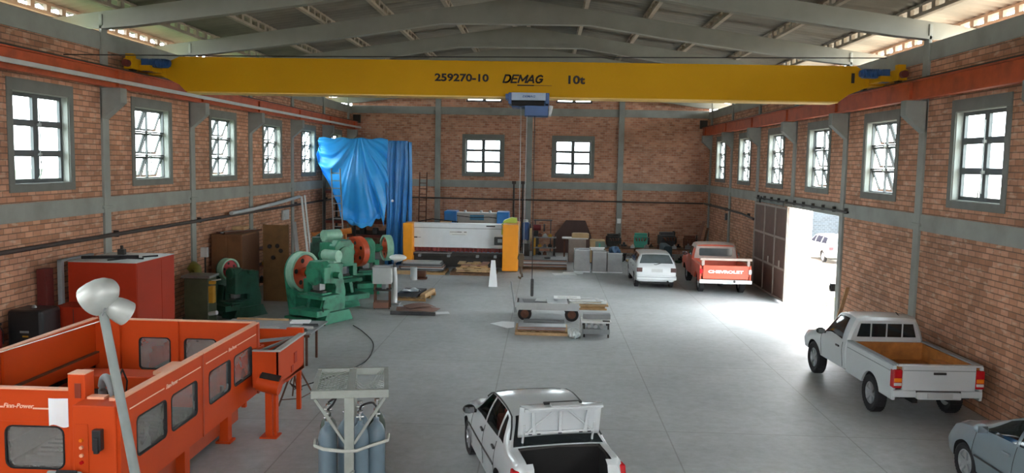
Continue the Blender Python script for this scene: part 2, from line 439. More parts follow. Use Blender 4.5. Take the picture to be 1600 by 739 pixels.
# windows ---------------------------------------------------------------
def window(n, c, axis, s, openness, w=.99, z0=Z0, z1=Z1, rows=3, surround=True, rods=True):
    """c: centre along the wall; axis: 'y' side walls (s = -1 left, +1 right), 'x' back wall"""
    root = group_empty('window_%d' % n)
    if axis == 'y': root.location = (s*HW, c, 0); root.rotation_euler = (0, 0, -s*pi/2)     # local +y is outward
    else: root.location = (c, YB, 0)
    if surround:
        sb = MB(); o, d = 1.17, .03
        for lo, hi in (((-o, -d, z0-.17), (o, .0, z0)), ((-o, -d, z1), (o, 0, z1+.25)), ((-o, -d, z0), (-w, 0, z1)), ((w, -d, z0), (o, 0, z1))): sb.bb(lo, hi)
        sb.bb((-w, .0, z0-.02), (w, .25, z0+.012))
        sb.build('surround', M['surround'], root, bevel=.006); sb = MB()
        for x in (-1, 1): sb.bb((min(x*w, x*(w-.02)), 0, z0), (max(x*w, x*(w-.02)), .25, z1))
        sb.bb((-w, 0, z1-.02), (w, .25, z1))
        sb.build('reveal', M['concrete'], root)
    fy = .17; fr = MB(); t = .095 if openness == 0 else .04
    for x in (-w+t/2, 0, w-t/2): fr.bb((x-t/2, fy-.03, z0), (x+t/2, fy+.03, z1))
    if openness == 0: fr.bb((-t, fy-.035, z0), (t, fy+.035, z1))
    for i in range(rows+1):
        z = z0+(z1-z0)*i/rows; tt = t*1.45 if 0 < i < rows and openness == 0 else t
        z = min(max(z, z0+tt/2), z1-tt/2); fr.bb((-w, fy-.031, z-tt/2), (w, fy+.031, z+tt/2))
    fr.build('frame', M['wframe'], root)
    if openness == 0:
        MB()._q([(-w+.03, fy, z0+.02), (w-.03, fy, z0+.02), (w-.03, fy, z1-.02), (-w+.03, fy, z1-.02)]).build('glazing', M['glass'], root)
    else:
        for i in range(rows):
            for k in (-1, 1):
                h = (z1-z0)/rows-.05; ww = w-.05; cx = k*w/2; zt = z0+(z1-z0)*(i+1)/rows-.03
                a = openness if not callable(openness) else openness(i, k)
                sx = 1
                sa = MB(); f = .055
                for lo, hi in (((-ww/2, -.024, -h), (ww/2, .024, -h+f)), ((-ww/2, -.024, -f), (ww/2, .024, 0)), ((-ww/2, -.024, -h+f), (-ww/2+f, .024, -f)), ((ww/2-f, -.024, -h+f), (ww/2, .024, -f))): sa.bb(lo, hi)
                so_ = sa.build('sash', M['wframe'], root, loc=(cx, fy+.035, zt), rot=(a, 0, 0))
                MB()._q([(-ww/2+f*.6, 0, -h+f*.6), (ww/2-f*.6, 0, -h+f*.6), (ww/2-f*.6, 0, -f*.6), (-ww/2+f*.6, 0, -f*.6)]).build('pane', M['glass'], so_)
    if rods:
        r = MB(); x = .05
        r.cyl((x, fy-.09, z0+.18), (x, fy-.09, z1-.22), .011, n=8)
        for z in (z0+.62, z0+1.25): r.bb((x-.035, fy-.11, z-.03), (x+.035, fy-.05, z+.03))
        r.tube([(x, fy-.09, z0+.5), (x+.02, fy-.13, z0+.36), (x-.05, fy-.12, z0+.2), (x-.1, fy-.1, z0+.1)], .012, 6)
        r.build('latch_rod', M['wlight'], root)
    return root
n = 1
for s in (-1, 1):
    for k, y in enumerate(WINY):
        if k < 3: continue          # behind the camera
        a = radians(17+((k*7+s*3) % 5))
        if k in (3, 4): a = 0
        window(n, y, 'y', s, a if not (s > 0 and k == 6) else (lambda i, q, a=a: .02 if (i == 2 and q == -1) else a)); n += 1
for x, a, b in BW: window(n, x, 'x', 0, 0, z0=a, z1=b, rods=False); n += 1
for x, a, b in UPW: window(n, x, 'x', 0, 0, z0=a, z1=b, rows=1, surround=False, rods=False); n += 1

# sliding door ------------------------------------------------------------
M['door'] = mat('brown_door_steel', '5A4238', .6, var=.15)
M['dframe'] = mat('grey_door_frame_steel', '8A7F76', .55, var=.12)
d = group_empty('door_1'); d.location = (9.62, 32.05, 0); d.rotation_euler = (0, 0, 0)
L2 = 2.28
MB().bb((.0, -L2, .08), (.02, L2, 3.46)).build('door_panel', M['door'], d)
fr = MB()
for i in range(4):
    y = -L2+.05+(2*L2-.1)*i/3; fr.bb((-.035, y-.055, .06), (.0, y+.055, 3.48)); fr.bb((.02, y-.055, .06), (.05, y+.055, 3.48))
for i in range(4):
    z = .1+3.33*i/3; fr.bb((-.03, -L2, z-.04), (.0, L2, z+.04))
fr.build('door_frame', M['dframe'], d, bevel=.005)
hh = MB()
for y in (-1.7, 1.7): hh.bb((-.02, y-.05, 3.46), (.03, y+.05, 3.64)); hh.cyl((.03, y, 3.66), (.07, y, 3.66), .06)
hh.build('hanger', M['dark'], d)
hd = MB().bb((-.07, -.12, 1.25), (-.03, -.04, 1.5)).bb((-.07, -1.62, 1.25), (-.03, -1.54, 1.5)); hd.build('handle', M['dframe'], d)
rl = MB().bb((9.70, 24.3, 3.60), (9.76, 34.6, 3.66))
for k in range(11):
    y = 24.5+k*1.0; rl.bb((9.70, y-.04, 3.58), (HW, y+.04, 3.74))
struct(rl.build('trim_1', M['dark']))
jb = MB()
for y in (25.1, 30.5): jb.bb((HW-.02, y-.06 if y < 27 else y-.02, 0), (HW+.26, y+.02 if y < 27 else y+.06, 3.47))
struct(jb.build('trim_2', M['white']))  # door jambs in off-white: the daylight striking them is put into the colour
tag(MB().bb((HW-.16, 25.14, 1.18), (HW-.02, 25.3, 1.42)).bb((HW-.19, 25.18, 1.24), (HW-.16, 25.26, 1.36)).build('door_lock', M['dark'], bevel=.01), 'small dark lock box on the near jamb of the open doorway', 'lock')

# outside ----------------------------------------------------------------
M['yard'] = mat('pale_dusty_yard', 'A39A8A', .95, var=.08, scale=.4)
M['grass'] = mat('yard_grass', 'A8AE78', .95, var=.3, scale=4)
M['hill'] = mat('hazy_hill', '35474A', .95, var=.15, scale=.01)
M['leaf'] = mat('dark_leafy_hedge', '3A4A2A', .95, var=.4, scale=2)
def ground(u, v):
    x = -120+400*u; y = -60+300*v; return (x, y, -.05)
struct(MB().bb((HW+.25, -80, -.3), (260, 260, -.03)).build('ground_right', M['yard']))
struct(MB().bb((-160, -80, -.3), (-HW-.25, 260, -.03)).build('ground_left', M['leaf']))
struct(MB().bb((-HW-.25, YB+.25, -.3), (HW+.25, 260, -.03)).build('ground_back', M['yard']))
def hills(u, v):
    y = -60+420*u; h = 9+9*sin(u*7.1+1)+4*sin(u*17)+2*sin(u*41)
    return (230+60*v+10*sin(u*9), y, -2+(h+16)*sin(v*pi*.5))
struct(MB().grid(hills, 60, 6).build('hills', M['hill'], smooth=1))

# ================================================================ THE OVERHEAD CRANE
# runway beams
for s, nm in ((-1, 'left'), (1, 'right')):
    g = MB(); x = s*9.5
    g.bb((x-.09, YF, 6.5), (x+.09, YB-.1, 6.53)).bb((x-.09, YF, 6.92), (x+.09, YB-.1, 6.95)).bb((x-.012, YF, 6.53), (x+.012, YB-.1, 6.92))
    for y in COLY: g.bb((x-.08, y-.01, 6.53), (x+.08, y+.01, 6.92))
    rb = thing('crane_rail_beam', 'orange steel crane rail beam on the corbels along the %s' % ('window wall without the doorway' if s < 0 else 'wall with the big open doorway'), 'beam')
    g.build('girder', M['rail'], rb)
    MB().bb((x-.025, YF, 6.95), (x+.025, YB-.2, 7.0)).build('rail', M['dark'], rb)
    MB().bb((x-.2, YB-.2, 6.9), (x+.2, YB-.1, 7.35)).build('end_stop', M['dark'], rb)
cb = MB().bb((-9.24, YF, 6.585), (-9.17, YB-.5, 6.675))
for y in COLY: cb.bb((-9.40, y-.02, 6.6), (-9.22, y+.02, 6.64))
tag(cb.build('conductor_bar', M['lgrey'], bevel=.008), 'pale grey power conductor bar running along the inside of the orange rail beam', 'conductor bar')

cr = thing('overhead_crane', 'yellow single girder overhead travelling crane spanning the whole hall', 'crane', (0, 21.9, 0))
bm_ = MB().prism([(-8.5, 6.58), (8.38, 6.58), (8.62, 6.76), (9.2, 7.0), (9.2, 7.22), (8.78, 7.48), (-8.66, 7.48), (-9.2, 7.24), (-9.2, 7.0), (-8.68, 6.76)], 'y', -.3, .3)
beam = bm_.build('girder', M['yellow'], cr, bevel=.012)
MB().bb((-8.45, -.34, 6.545), (8.35, .34, 6.58)).build('bottom_flange', mat('pale_yellow_flange', 'D8B45A', .5), beam)
for p, w, h, tx, sh in (((-1.95, -.303, 6.94), 1.40, .205, '259270-10', 0), ((1.5, -.303, 6.92), .43, .22, '10t', 0)):
    text_mesh(tx, M['ink'], beam, p, w, h, shear=sh, bold=.002 if sh else .034)
def slanted_letters(parent, x0, y, z0, w, h, lean, sw):
    """DEMAG in slanted strokes"""
    arc = lambda cx, cz, rx, rz, a0, a1: [(cx+rx*cos(radians(a0+(a1-a0)*i/8)), cz+rz*sin(radians(a0+(a1-a0)*i/8))) for i in range(9)]
    L = [[[(0, 0), (0, 1)], [(0, 1), (.35, 1)]+arc(.35, .5, .4, .5, 90, -90)+[(0, 0)]],
         [[(0, 0), (0, 1)], [(0, 1), (.66, 1)], [(0, .52), (.58, .52)], [(0, 0), (.66, 0)]],
         [[(0, 0), (0, 1)], [(0, 1), (.47, .25)], [(.47, .25), (.94, 1)], [(.94, 1), (.94, 0)]],
         [[(0, 0), (.42, 1)], [(.42, 1), (.84, 0)], [(.15, .32), (.69, .32)]],
         [arc(.44, .5, .42, .5, 50, 320)+[(.8, .46)], [(.5, .46), (.84, .46)]]]
    xs = [0, 1.02, 1.93, 3.08, 4.12]; k = w/5.05; mb = MB()
    for g, ox in zip(L, xs):
        for st in g:
            for a, b in zip(st, st[1:]):
                P = lambda p: Vector((x0+(ox+p[0])*k+lean*p[1]*h, y, z0+sw/2+p[1]*(h-sw)))
                pa, pb = P(a), P(b); d = (pb-pa).normalized()*sw*.35
                mb.bar(pa-d, pb+d, .006, sw, up=(0, 1, 0)) if False else mb.bar(pa-d, pb+d, sw, .006, up=(0, 1, 0))
    return mb.build('lettering', M['ink'], parent)
slanted_letters(beam, -.17, -.304, 6.92, 1.0, .225, .25, .045)
MB().bb((.19, -.308, 6.855), (.62, -.3, 6.885)).bb((.62, -.308, 6.865), (1.08, -.3, 6.876)).build('name_underline', M['ink'], beam)
for s in (-1, 1):
    c = MB().box((s*9.5, 0, 7.17), (.22, 2.7, .26)); c.box((s*9.25, 0, 7.1), (.5, .62, .22))
    c.bb((min(s*9.1, s*9.4), -1.0, 7.03), (max(s*9.1, s*9.4), -.3, 7.17))
    c.box((s*9.5, -1.2, 7.36), (.2, .16, .12))
    ec = c.build('end_carriage', M['yellow'], cr, bevel=.01)
    for y in (-1.1, 1.1):
        MB().lathe([(.06, -.05), (.15, -.05), (.15, -.035), (.13, -.03), (.13, .03), (.15, .035), (.15, .05), (.06, .05)], 'x', (s*9.5, y, 7.13)).build('wheel', M['dark'], ec, smooth=40)
    for y in (-1.42, 1.42):
        MB().cyl((s*9.5, y-.07, 7.17), (s*9.5, y+.07, 7.17), .09).build('buffer', mat('dark_red_buffer', '5A1E18', .7), ec)
    m = MB().cyl((s*8.72, -.78, 7.24), (s*9.15, -.78, 7.24), .10, n=20).cyl((s*9.12, -.78, 7.24), (s*9.2, -.78, 7.24), .115)
    for k in range(8): m.box((s*(8.78+.045*k), -.78, 7.24), (.012, .222, .222))
    m.box((s*9.28, -.8, 7.18), (.18, .26, .32)); m.cyl((s*8.69, -.78, 7.24), (s*8.72, -.78, 7.24), .085)
    m.build('travel_motor', M['blue'], cr, bevel=.006)
MB().bb((8.66, -.31, 7.05), (8.74, -.295, 7.3)).build('slot_cover', M['ink'], cr)
h = MB()
h.bb((-.02, -.62, 6.38), (.06, .4, 6.66)).bb((.93, -.62, 6.38), (1.02, .4, 6.66)).bb((.06, -.5, 6.30), (.93, .3, 6.5))
h.bb((.40, -.62, 6.08), (1.0, .1, 6.34)).bb((-.1, -.5, 6.5), (-.02, .2, 6.64))
ho = h.build('hoist', M['blue'], cr, bevel=.012)
MB().bb((.06, -.61, 6.47), (.93, -.55, 6.66)).build('hoist_panel', mat('pale_blue_grey_panel', '9FB0C4', .5), ho, bevel=.006)
text_mesh('DEMAG', M['blue'], ho, (.34, -.615, 6.54), .33, .055, shear=.2, bold=.02)
MB().cyl((.06, -.52, 6.4), (.9, -.52, 6.4), .07, n=16).tube([(.1, -.58, 6.36), (.3, -.62, 6.33), (.55, -.62, 6.37), (.9, -.6, 6.33)], .018).build('rope_drum', M['black'], ho, smooth=40)
MB().cyl((1.02, -.3, 6.1), (1.08, -.3, 6.36), .05).box((1.05, -.3, 6.22), (.06, .3, .26)).build('end_bracket', M['lgrey'], ho)
rp = MB()
for dx in (-.06, .06): rp.cyl((.38+dx, -.45, 2.5), (.38+dx*1.3, -.45, 6.32), .011, n=6)
rp.build('wire_rope', M['steel'], cr)
hk = MB().box((.38, -.45, 2.36), (.13, .1, .34)).cyl((.38, -.52, 2.42), (.38, -.38, 2.42), .09).cyl((.38, -.45, 2.05), (.38, -.45, 2.2), .03)
hk.tube([(.38, -.45, 2.06), (.38, -.45, 2.02), (.41, -.45, 1.98), (.42, -.45, 1.92), (.38, -.45, 1.88), (.34, -.45, 1.89), (.32, -.45, 1.93)], [.03, .03, .032, .034, .032, .026, .014])
hk.build('hook_block', mat('brown_hook_block', '5A4A36', .6), cr, bevel=.008)
MB().tube([(.66, -.5, 6.2), (.665, -.5, 4.2), (.68, -.5, 1.86)], .012, 6).build('pendant_cable', M['blackp'], cr)
MB().prism(rrect(.645, .725, 1.42, 1.88, .03), 'y', -.54, -.46).cyl((.685, -.55, 1.76), (.685, -.54, 1.76), .022).cyl((.685, -.55, 1.68), (.685, -.54, 1.68), .02).cyl((.685, -.55, 1.6), (.685, -.54, 1.6), .02).build('pendant_control', M['blackp'], cr)
# festoon wire
tag(MB().tube([(-HW+.01, 18.3, 7.09), (-5, 19.3, 7.24), (0, 20.3, 7.42), (5, 21.3, 7.6), (HW-.01, 22.3, 7.78)], .014, 6).build('overhead_wire', M['blackp']), 'thin black wire strung from wall to wall just above the yellow crane girder', 'wire')

# service pipes
p = MB().cyl((-HW+.125, YF, 2.95), (-HW+.125, YB-.09, 2.88), .05, n=10)
for y in COLY: p.box((-HW+.066, y+.35, 2.92), (.12, .05, .16))
tag(p.build('service_pipe', mat('dark_brown_pipe', '3E3430', .6)), 'dark service pipe running along the wall below the left row of windows', 'pipe')
p = MB().cyl((-HW+.2, YB-.2, 2.86), (HW-.2, YB-.2, 2.84), .045, n=10)
for x in (-5, 0.06, 5.07): p.box((x+.3, YB-.12, 2.85), (.05, .24, .1))
tag(p.build('service_pipe', MATS['dark_brown_pipe']), 'dark service pipe crossing the end wall below its two windows', 'pipe')
p = MB().tube([(HW-.125, YB-.1, 2.84), (HW-.125, 41, 2.84), (HW-.125, 37, 2.82), (HW-.125, 34.9, 2.72)], .05, 8)
for y in (44.4, 40.4, 36): p.box((HW-.066, y, 2.82), (.12, .05, .14))
tag(p.build('service_pipe', MATS['dark_brown_pipe']), 'short dark pipe on the wall behind the open sliding door', 'pipe')

# ================================================================ VEHICLES
M.update(
    carwhite=mat('white_car_paint', 'BCC2C4', .25, var=.02, coat=.5),
    carsilver=mat('silver_blue_car_paint', '7C8A91', .28, .3, var=.03, coat=.6),
    carred=mat('faded_red_orange_paint', 'C9553C', .45, var=.1, scale=2, dirt='A8452F', dirt_amt=.4),
    carpink=mat('dull_pinkish_grey_paint', 'A89890', .5, var=.1),
    cglass=mat('dark_car_glass', '1C2326', .06, var=.05, coat=.3),
    vglass=mat('violet_tinted_car_glass', '15141F', .6, var=.05, spec=.02),
    gglass=mat('greyish_rear_glass', '4A5254', .15, var=.15),
    chrome=mat('bright_metal', 'C6C8C8', .25, .8, var=.03),
    hub=mat('alloy_rim', 'A9ADAF', .35, .6, var=.05),
    redl=mat('red_tail_lens', 'B01820', .2, var=.1), amber=mat('amber_lens', 'E07A20', .2, var=.1), clear=mat('clear_lens', 'C8C4C4', .15, var=.05),
    plate=mat('grey_number_plate', 'A2A6A6', .5, var=.05), darkin=mat('dark_interior', '0B0B0C', .9, var=.2),
    wood=mat('rusty_bed_lining', 'A0642A', .7, var=.25, scale=5), undr=mat('underbody', '141414', .9, var=.2),
    redseat=mat('dull_red_seat_cloth', '7A3028', .9, var=.15), mirror=mat('mirror_glass', '8A9094', .1, .9, var=0))

def pchip(xs, ys):
    n = len(xs); h = [xs[i+1]-xs[i] for i in range(n-1)]; d = [(ys[i+1]-ys[i])/h[i] for i in range(n-1)]
    m = [0]*n; m[0] = d[0]; m[-1] = d[-1]
    for i in range(1, n-1):
        if d[i-1]*d[i] > 0:
            w1, w2 = 2*h[i]+h[i-1], h[i]+2*h[i-1]; m[i] = (w1+w2)/(w1/d[i-1]+w2/d[i])
    def f(x):
        x = min(max(x, xs[0]), xs[-1]); i = 0
        while i < n-2 and x > xs[i+1]: i += 1
        t = (x-xs[i])/h[i]; a, b = ys[i], ys[i+1]
        return (2*t**3-3*t*t+1)*a+(t**3-2*t*t+t)*h[i]*m[i]+(-2*t**3+3*t*t)*b+(t**3-t*t)*h[i]*m[i+1]
    return f
class Shell:
    """a vehicle body lofted through cross sections: x, z bottom, half width, z of it, belt z, belt half width, roof rail z, roof rail half width, roof centre z"""
    def __init__(s, st):
        st = sorted(st); s.x0, s.x1 = st[0][0], st[-1][0]; s.st = st
        s.f = [pchip([r[0] for r in st], [r[k] for r in st]) for k in range(1, 9)]
    def ctrl(s, x):
        zb, hw, zm, zbe, wb, zr, wr, zc = [f(x) for f in s.f]
        return [(0, zb), (hw*.82, zb), (hw*.965, zb+.07), (hw, zm), (wb, zbe), (wr, zr), (wr*.62, zc-.22*(zc-zr)), (0, zc)]
    def P(s, x, t):
        sg = 1
        if t > 7: t = 14-t; sg = -1
        c = s.ctrl(x); i = min(int(t), 6); u = t-i; a, b = c[i], c[i+1]
        y, z = a[0]+(b[0]-a[0])*u, a[1]+(b[1]-a[1])*u
        if i == 3: y += .018*4*u*(1-u)*.6                        # a little crown in the flank
        if i == 4: y += .03*4*u*(1-u)*min(1, (c[5][1]-c[4][1])/.3)
        return Vector((x, sg*y, z))
    def body(s, n=64, q=4):
        mb = MB(); xs = [s.x0+(s.x1-s.x0)*i/n for i in range(n+1)]
        for r in s.st:
            k = min(range(len(xs)), key=lambda j: abs(xs[j]-r[0]))
            if 0 < k < n: xs[k] = r[0]
        m = 14*q; v = [s.P(x, 14*j/m) for x in xs for j in range(m)]
        f = [(i*m+j, i*m+(j+1) % m, (i+1)*m+(j+1) % m, (i+1)*m+j) for i in range(n) for j in range(m)]
        f += [tuple(range(m))[::-1], tuple(range(n*m, n*m+m))]
        mb._add(v, f); bmesh.ops.remove_doubles(mb.bm, verts=mb.bm.verts, dist=.0004); return mb
    def patch(s, bl, br, tr, tl, off=.006, n=10, mb=None, side=1):
        """a pane lying on the shell; corners are (x, t)"""
        mb = mb or MB()
        def at(u, v):
            x = (bl[0]*(1-u)+br[0]*u)*(1-v)+(tl[0]*(1-u)+tr[0]*u)*v
            t = (bl[1]*(1-u)+br[1]*u)*(1-v)+(tl[1]*(1-u)+tr[1]*u)*v
            return x, t
        def f(u, v):
            x, t = at(u, v); e = .01
            p = s.P(x, t); nx = s.P(min(x+e, s.x1), t)-s.P(max(x-e, s.x0), t); ntv = s.P(x, min(t+e*4, 13.99))-s.P(x, max(t-e*4, .01))
            nn = nx.cross(ntv)
            if nn.length > 1e-9: nn.normalize()
            c = Vector((x, 0, .75))
            if nn.dot(p-c) < 0: nn = -nn
            p = p+nn*off
            return (p.x, p.y*side, p.z)
        return mb.grid(f, n, n)
def boolean(o, cutter):
    cutter.parent = o.parent
    md = o.modifiers.new('cut', 'BOOLEAN'); md.operation = 'DIFFERENCE'; md.object = cutter; md.solver = 'EXACT'
    try: md.material_mode = 'TRANSFER'
    except Exception: pass
    bpy.context.view_layer.update()
    dg = bpy.context.evaluated_depsgraph_get(); me = bpy.data.meshes.new_from_object(o.evaluated_get(dg), depsgraph=dg)
    o.modifiers.clear(); o.data = me; bpy.data.objects.remove(cutter)
def arch_cutter(wb, r, hw, z):
    mb = MB()
    for x in (wb/2, -wb/2):
        for s in (-1, 1): mb.cyl((x, s*(hw-.30), z), (x, s*(hw+.3), z), r, n=32)
    return mb.build('cutter', M['undr'])
WHEELS = {}
def wheels(root, wb, tr, r, w, spokes=5, rimr=.62, key=None):
    """four wheels: tyre > rim"""
    for x in (wb/2, -wb/2):
        for s in (1, -1):
            k = (key, s)
            if k not in WHEELS:
                t = MB(); h = w/2
                t.lathe([(r*rimr, -h*.8), (r*.86, -h), (r*.97, -h*.82), (r, -h*.45), (r, h*.45), (r*.97, h*.82), (r*.86, h), (r*rimr, h*.8)], 'y', n=36, close=True)
                for q in range(36):
                    a = 2*pi*q/36
                    t.box((r*cos(a), 0, r*sin(a)), (.012, w*.78, .018), ry=-a)
                R = MB(); rr = r*rimr
                R.lathe([(rr, -h*.75), (rr, h*.72), (rr*.93, h*.78), (rr*.9, h*.45), (rr*.55, h*.35), (rr*.3, h*.4), (.001, h*.42)], 'y', n=36)
                for q in range(spokes):
                    a = 2*pi*q/spokes+.3
                    R.bar((rr*.2*cos(a), h*.5, rr*.2*sin(a)), (rr*.94*cos(a), h*.66, rr*.94*sin(a)), rr*.26, .03, up=(0, 1, 0))
                R.cyl((0, h*.4, 0), (0, h*.66, 0), rr*.24, n=16)
                to = t.build('wheel', M['black'], smooth=35); ro = R.build('rim', M['hub'], to, smooth=35)
                WHEELS[k] = (to, ro); o = to
                if s < 0:
                    for ob in (to, ro): ob.data.transform(Matrix.Scale(-1, 4, (0, 1, 0))); ob.data.flip_normals()
            else:
                a, b = WHEELS[k]; o = a.copy(); COL.objects.link(o); rb = b.copy(); COL.objects.link(rb); rb.parent = o
            o.parent = root; o.location = (x, s*(tr/2), r)
def mirror(root, x, y, z, s, m):
    mb = MB().sph((x, y+s*.1, z), .1, (.7, 1.05, .75)); mb.bar((x+.02, y-s*.02, z-.04), (x, y+s*.06, z-.03), .04, .05)
    o = mb.build('side_mirror', m, root, smooth=60)
    MB().box((x-.066, y+s*.1, z), (.01, .15, .1)).build('mirror_glass', M['mirror'], o, bevel=.004)

# ---- white sedan with its boot open -------------------------------------
SED = Shell([(-2.10, .44, .60, .60, .74, .57, .80, .5, .82), (-2.06, .34, .72, .60, .85, .67, .92, .62, .94), (-1.93, .27, .785, .6, .91, .735, .985, .68, 1.0),
    (-1.52, .22, .80, .6, .93, .755, 1.01, .685, 1.03), (-1.0, .20, .81, .6, .93, .765, 1.33, .555, 1.355), (-.72, .20, .81, .6, .925, .768, 1.375, .56, 1.40), (-.3, .20, .815, .6, .915, .77, 1.39, .57, 1.42), (.1, .2, .815, .6, .905, .768, 1.355, .565, 1.385),
    (.88, .2, .81, .6, .885, .75, .94, .67, .955), (1.4, .22, .80, .58, .82, .71, .87, .6, .895), (1.78, .25, .755, .52, .71, .65, .75, .5, .77), (1.93, .3, .66, .48, .61, .56, .645, .45, .655), (1.98, .35, .54, .48, .55, .48, .58, .4, .59)])
def sedan():
    root = thing('car', 'white four door sedan with its boot lid standing open, parked nearest in the middle', 'car', (.84, 12.54, 0), pi/2+.27)
    b = SED.body().build('body', M['carwhite'], root, smooth=35)
    boolean(b, arch_cutter(2.44, .345, .80, .30))
    boolean(b, MB().bb((-1.98, -.585, .36), (-1.50, .585, 1.3)).build('cutter', M['darkin']))
    boolean(b, MB().bb((-2.5, -.50, .70), (-1.9, .50, 1.31)).build('cutter', M['darkin']))
    # a hollow cabin with seats
    inn = MB()
    cab = [(-1.38, .35, 1.0), (-.98, .35, 1.28), (.05, .35, 1.31), (.72, .35, .92)]
    def sec(x, z0, zt):
        c = SED.ctrl(x); wr = c[5][0]-.05; wbl = c[4][0]-.05
        zr = min(c[5][1]-.03, zt); return [(x, -wbl, z0), (x, -wbl, min(c[4][1], zt)), (x, -wr, zr), (x, wr, zr), (x, wbl, min(c[4][1], zt)), (x, wbl, z0)]
    vs = [p for q in ((-1.36, .35, .985), (-.98, .35, 1.29), (-.6, .35, 1.34), (.08, .35, 1.32), (.74, .35, .93)) for p in sec(*q)]
    fs = [(i*6+j, i*6+(j+1) % 6, (i+1)*6+(j+1) % 6, (i+1)*6+j) for i in range(4) for j in range(6)]+[tuple(range(6))[::-1], tuple(range(24, 30))]
    inn._add(vs, fs); boolean(b, inn.build('cutter', M['darkin']))
    wins = [((-.12, 4.14), (.66, 4.2), (.16, 4.88), (-.12, 4.88)), ((-.92, 4.16), (-.2, 4.14), (-.2, 4.88), (-.80, 4.88)), ((-1.24, 4.25), (-.98, 4.18), (-.87, 4.84), (-.97, 4.80))]
    cut = []
    for s in (1, -1):
        for w in wins:
            mb = MB(); A = MB(); SED.patch(*w, off=.05, n=4, mb=A, side=s)
            pts = [v.co.copy() for v in A.bm.verts]; A.bm.free()
            n = 5; vs = [Vector((p.x, p.y+s*.03, p.z)) for p in pts]+[Vector((p.x, p.y-s*.22, p.z)) for p in pts]
            fs = []
            for i in range(4):
                for j in range(4):
                    q = (i*n+j, (i+1)*n+j, (i+1)*n+j+1, i*n+j+1); fs += [q, tuple(k+25 for k in q[::-1])]
            rim = [i*n for i in range(5)]+[4*n+j for j in range(1, 5)]+[i*n+4 for i in (3, 2, 1, 0)]+[j for j in (3, 2, 1)]
            fs += [(rim[k], rim[k-1], rim[k-1]+25, rim[k]+25) for k in range(len(rim))]
            mb._add(vs, fs); boolean(b, mb.build('cutter', M['blackp']))
    shade(b, 35)
    tint = glass_mat('tinted_car_glass', (.42, .47, .48), .10)
    for s in (1, -1):
        for w in wins: SED.patch(*w, off=-.012, side=s).build('side_window', tint, root, smooth=1)
    SED.patch((-1.47, 5.15), (-1.47, 8.85), (-1.03, 8.8), (-1.03, 5.2), off=.006).build('rear_window', M['cglass'], root, smooth=1)
    SED.patch((.82, 5.15), (.82, 8.85), (.17, 8.8), (.17, 5.2), off=.006).build('windscreen', M['cglass'], root, smooth=1)
    # door seams, rubbing strip, roof gutters, handles
    for s in (1, -1):
        g = MB()
        g.tube([SED.P(x, 4.97)*1 + Vector((0, 0, .012)) if s > 0 else Vector((1, -1, 1))*(SED.P(x, 4.97)) + Vector((0, 0, .012)) for x in [-1.35+.16*k for k in range(12)]], .013, 6)
        g.build('roof_gutter_strip', M['blackp'], root)
        st = MB().tube([(x, s*(SED.P(x, 3.05).y+.006), .62) for x in [-.95+.16*k for k in range(13)]], .014, 6)
        st.build('rubbing_strip', M['blackp'], root)
        for x in (-.16, .78, -.95):
            sm = MB(); sm.tube([Vector((x+(.0 if t > 2.5 else .02), s*(SED.P(x, t).y+.001), SED.P(x, t).z)) for t in (2.2, 2.6, 3, 3.4, 3.8, 4.05)], .005, 5)
            sm.build('door_seam', M['dark'], root)
        for x in (.02, -.78):
            MB().box((x-.08, s*(SED.P(x, 3.72).y+.012), .845), (.15, .035, .035)).build('door_handle', M['blackp'], root, bevel=.008)
        mirror(root, .60, s*.78, .96, s, M['blackp'])
        MB().prism([(-2.085, .66), (-1.80, .68), (-1.86, .90), (-2.02, .90)], 'y', s*.60 if s > 0 else -.775, .775 if s > 0 else -.60).build('tail_light', M['redl'], root, bevel=.02)
        MB().sph((1.82, s*.52, .62), .14, (.55, 1.1, .6)).build('headlight', M['clear'], root, smooth=60)
        se = MB()
        for x in (.1, -.75): se.box((x, s*.36, .62), (.5, .48, .14)).box((x-.28, s*.36, .86), (.14, .46, .5), ry=-.2).box((x-.36, s*.36, 1.14), (.1, .26, .16), ry=-.2)
        se.build('seat', M['redseat'], root, bevel=.04)
    MB().bb((-2.16, -.70, .34), (-2.02, .70, .56)).build('rear_bumper', M['carwhite'], root, bevel=.04)
    MB().bb((1.86, -.62, .3), (2.02, .62, .46)).build('front_bumper', M['carwhite'], root, bevel=.04)
    MB().bb((-1.96, -.57, .37), (-1.51, .57, .40)).build('boot_floor', mat('boot_carpet', '16171A', .95), root)
    MB().tube([(-1.515, -.56, 1.0), (-1.49, 0, 1.018), (-1.515, .56, 1.0)], .014).tube([(-1.52, .57, .99), (-1.75, .59, .97), (-1.98, .56, .9)], .014).tube([(-1.52, -.57, .99), (-1.75, -.59, .97), (-1.98, -.56, .9)], .014).build('boot_seal', M['dark'], root)
    wheels(root, 2.44, 1.40, .29, .175, 6, .64, 'sedan')
    # the lid: local frame at its hinge line, turned up
    hinge = bpy.data.objects.new('boot_lid', None); COL.objects.link(hinge)
    L = MB()
    def top(u, v): y = (v-.5)*1.16; x = -.56*u; return (x, y, .07*(1-(2*v-1)**2)*.5+.02-.03*u)
    L.grid(top, 8, 12)
    def tail(u, v): y = (v-.5)*(1.16-.14*u); return (-.56-.07*sin(u*pi/2)-.02, y, -.01+.035*(1-(2*v-1)**2)*(1-u)-.30*u)
    L.grid(tail, 6, 12)
    lid = L.build('boot_lid', M['carwhite'], root, solid=.028, smooth=40)
    bpy.data.objects.remove(hinge)
    lid.scale = (.80, 1, .9); lid.location = (-1.47, 0, 1.16); lid.rotation_euler = (0, radians(83), 0)
    inner = MB()
    for y in (-.36, 0, .36): inner.bar((-.06, y, -.02), (-.52, y*1.1, -.03), .05, .04)
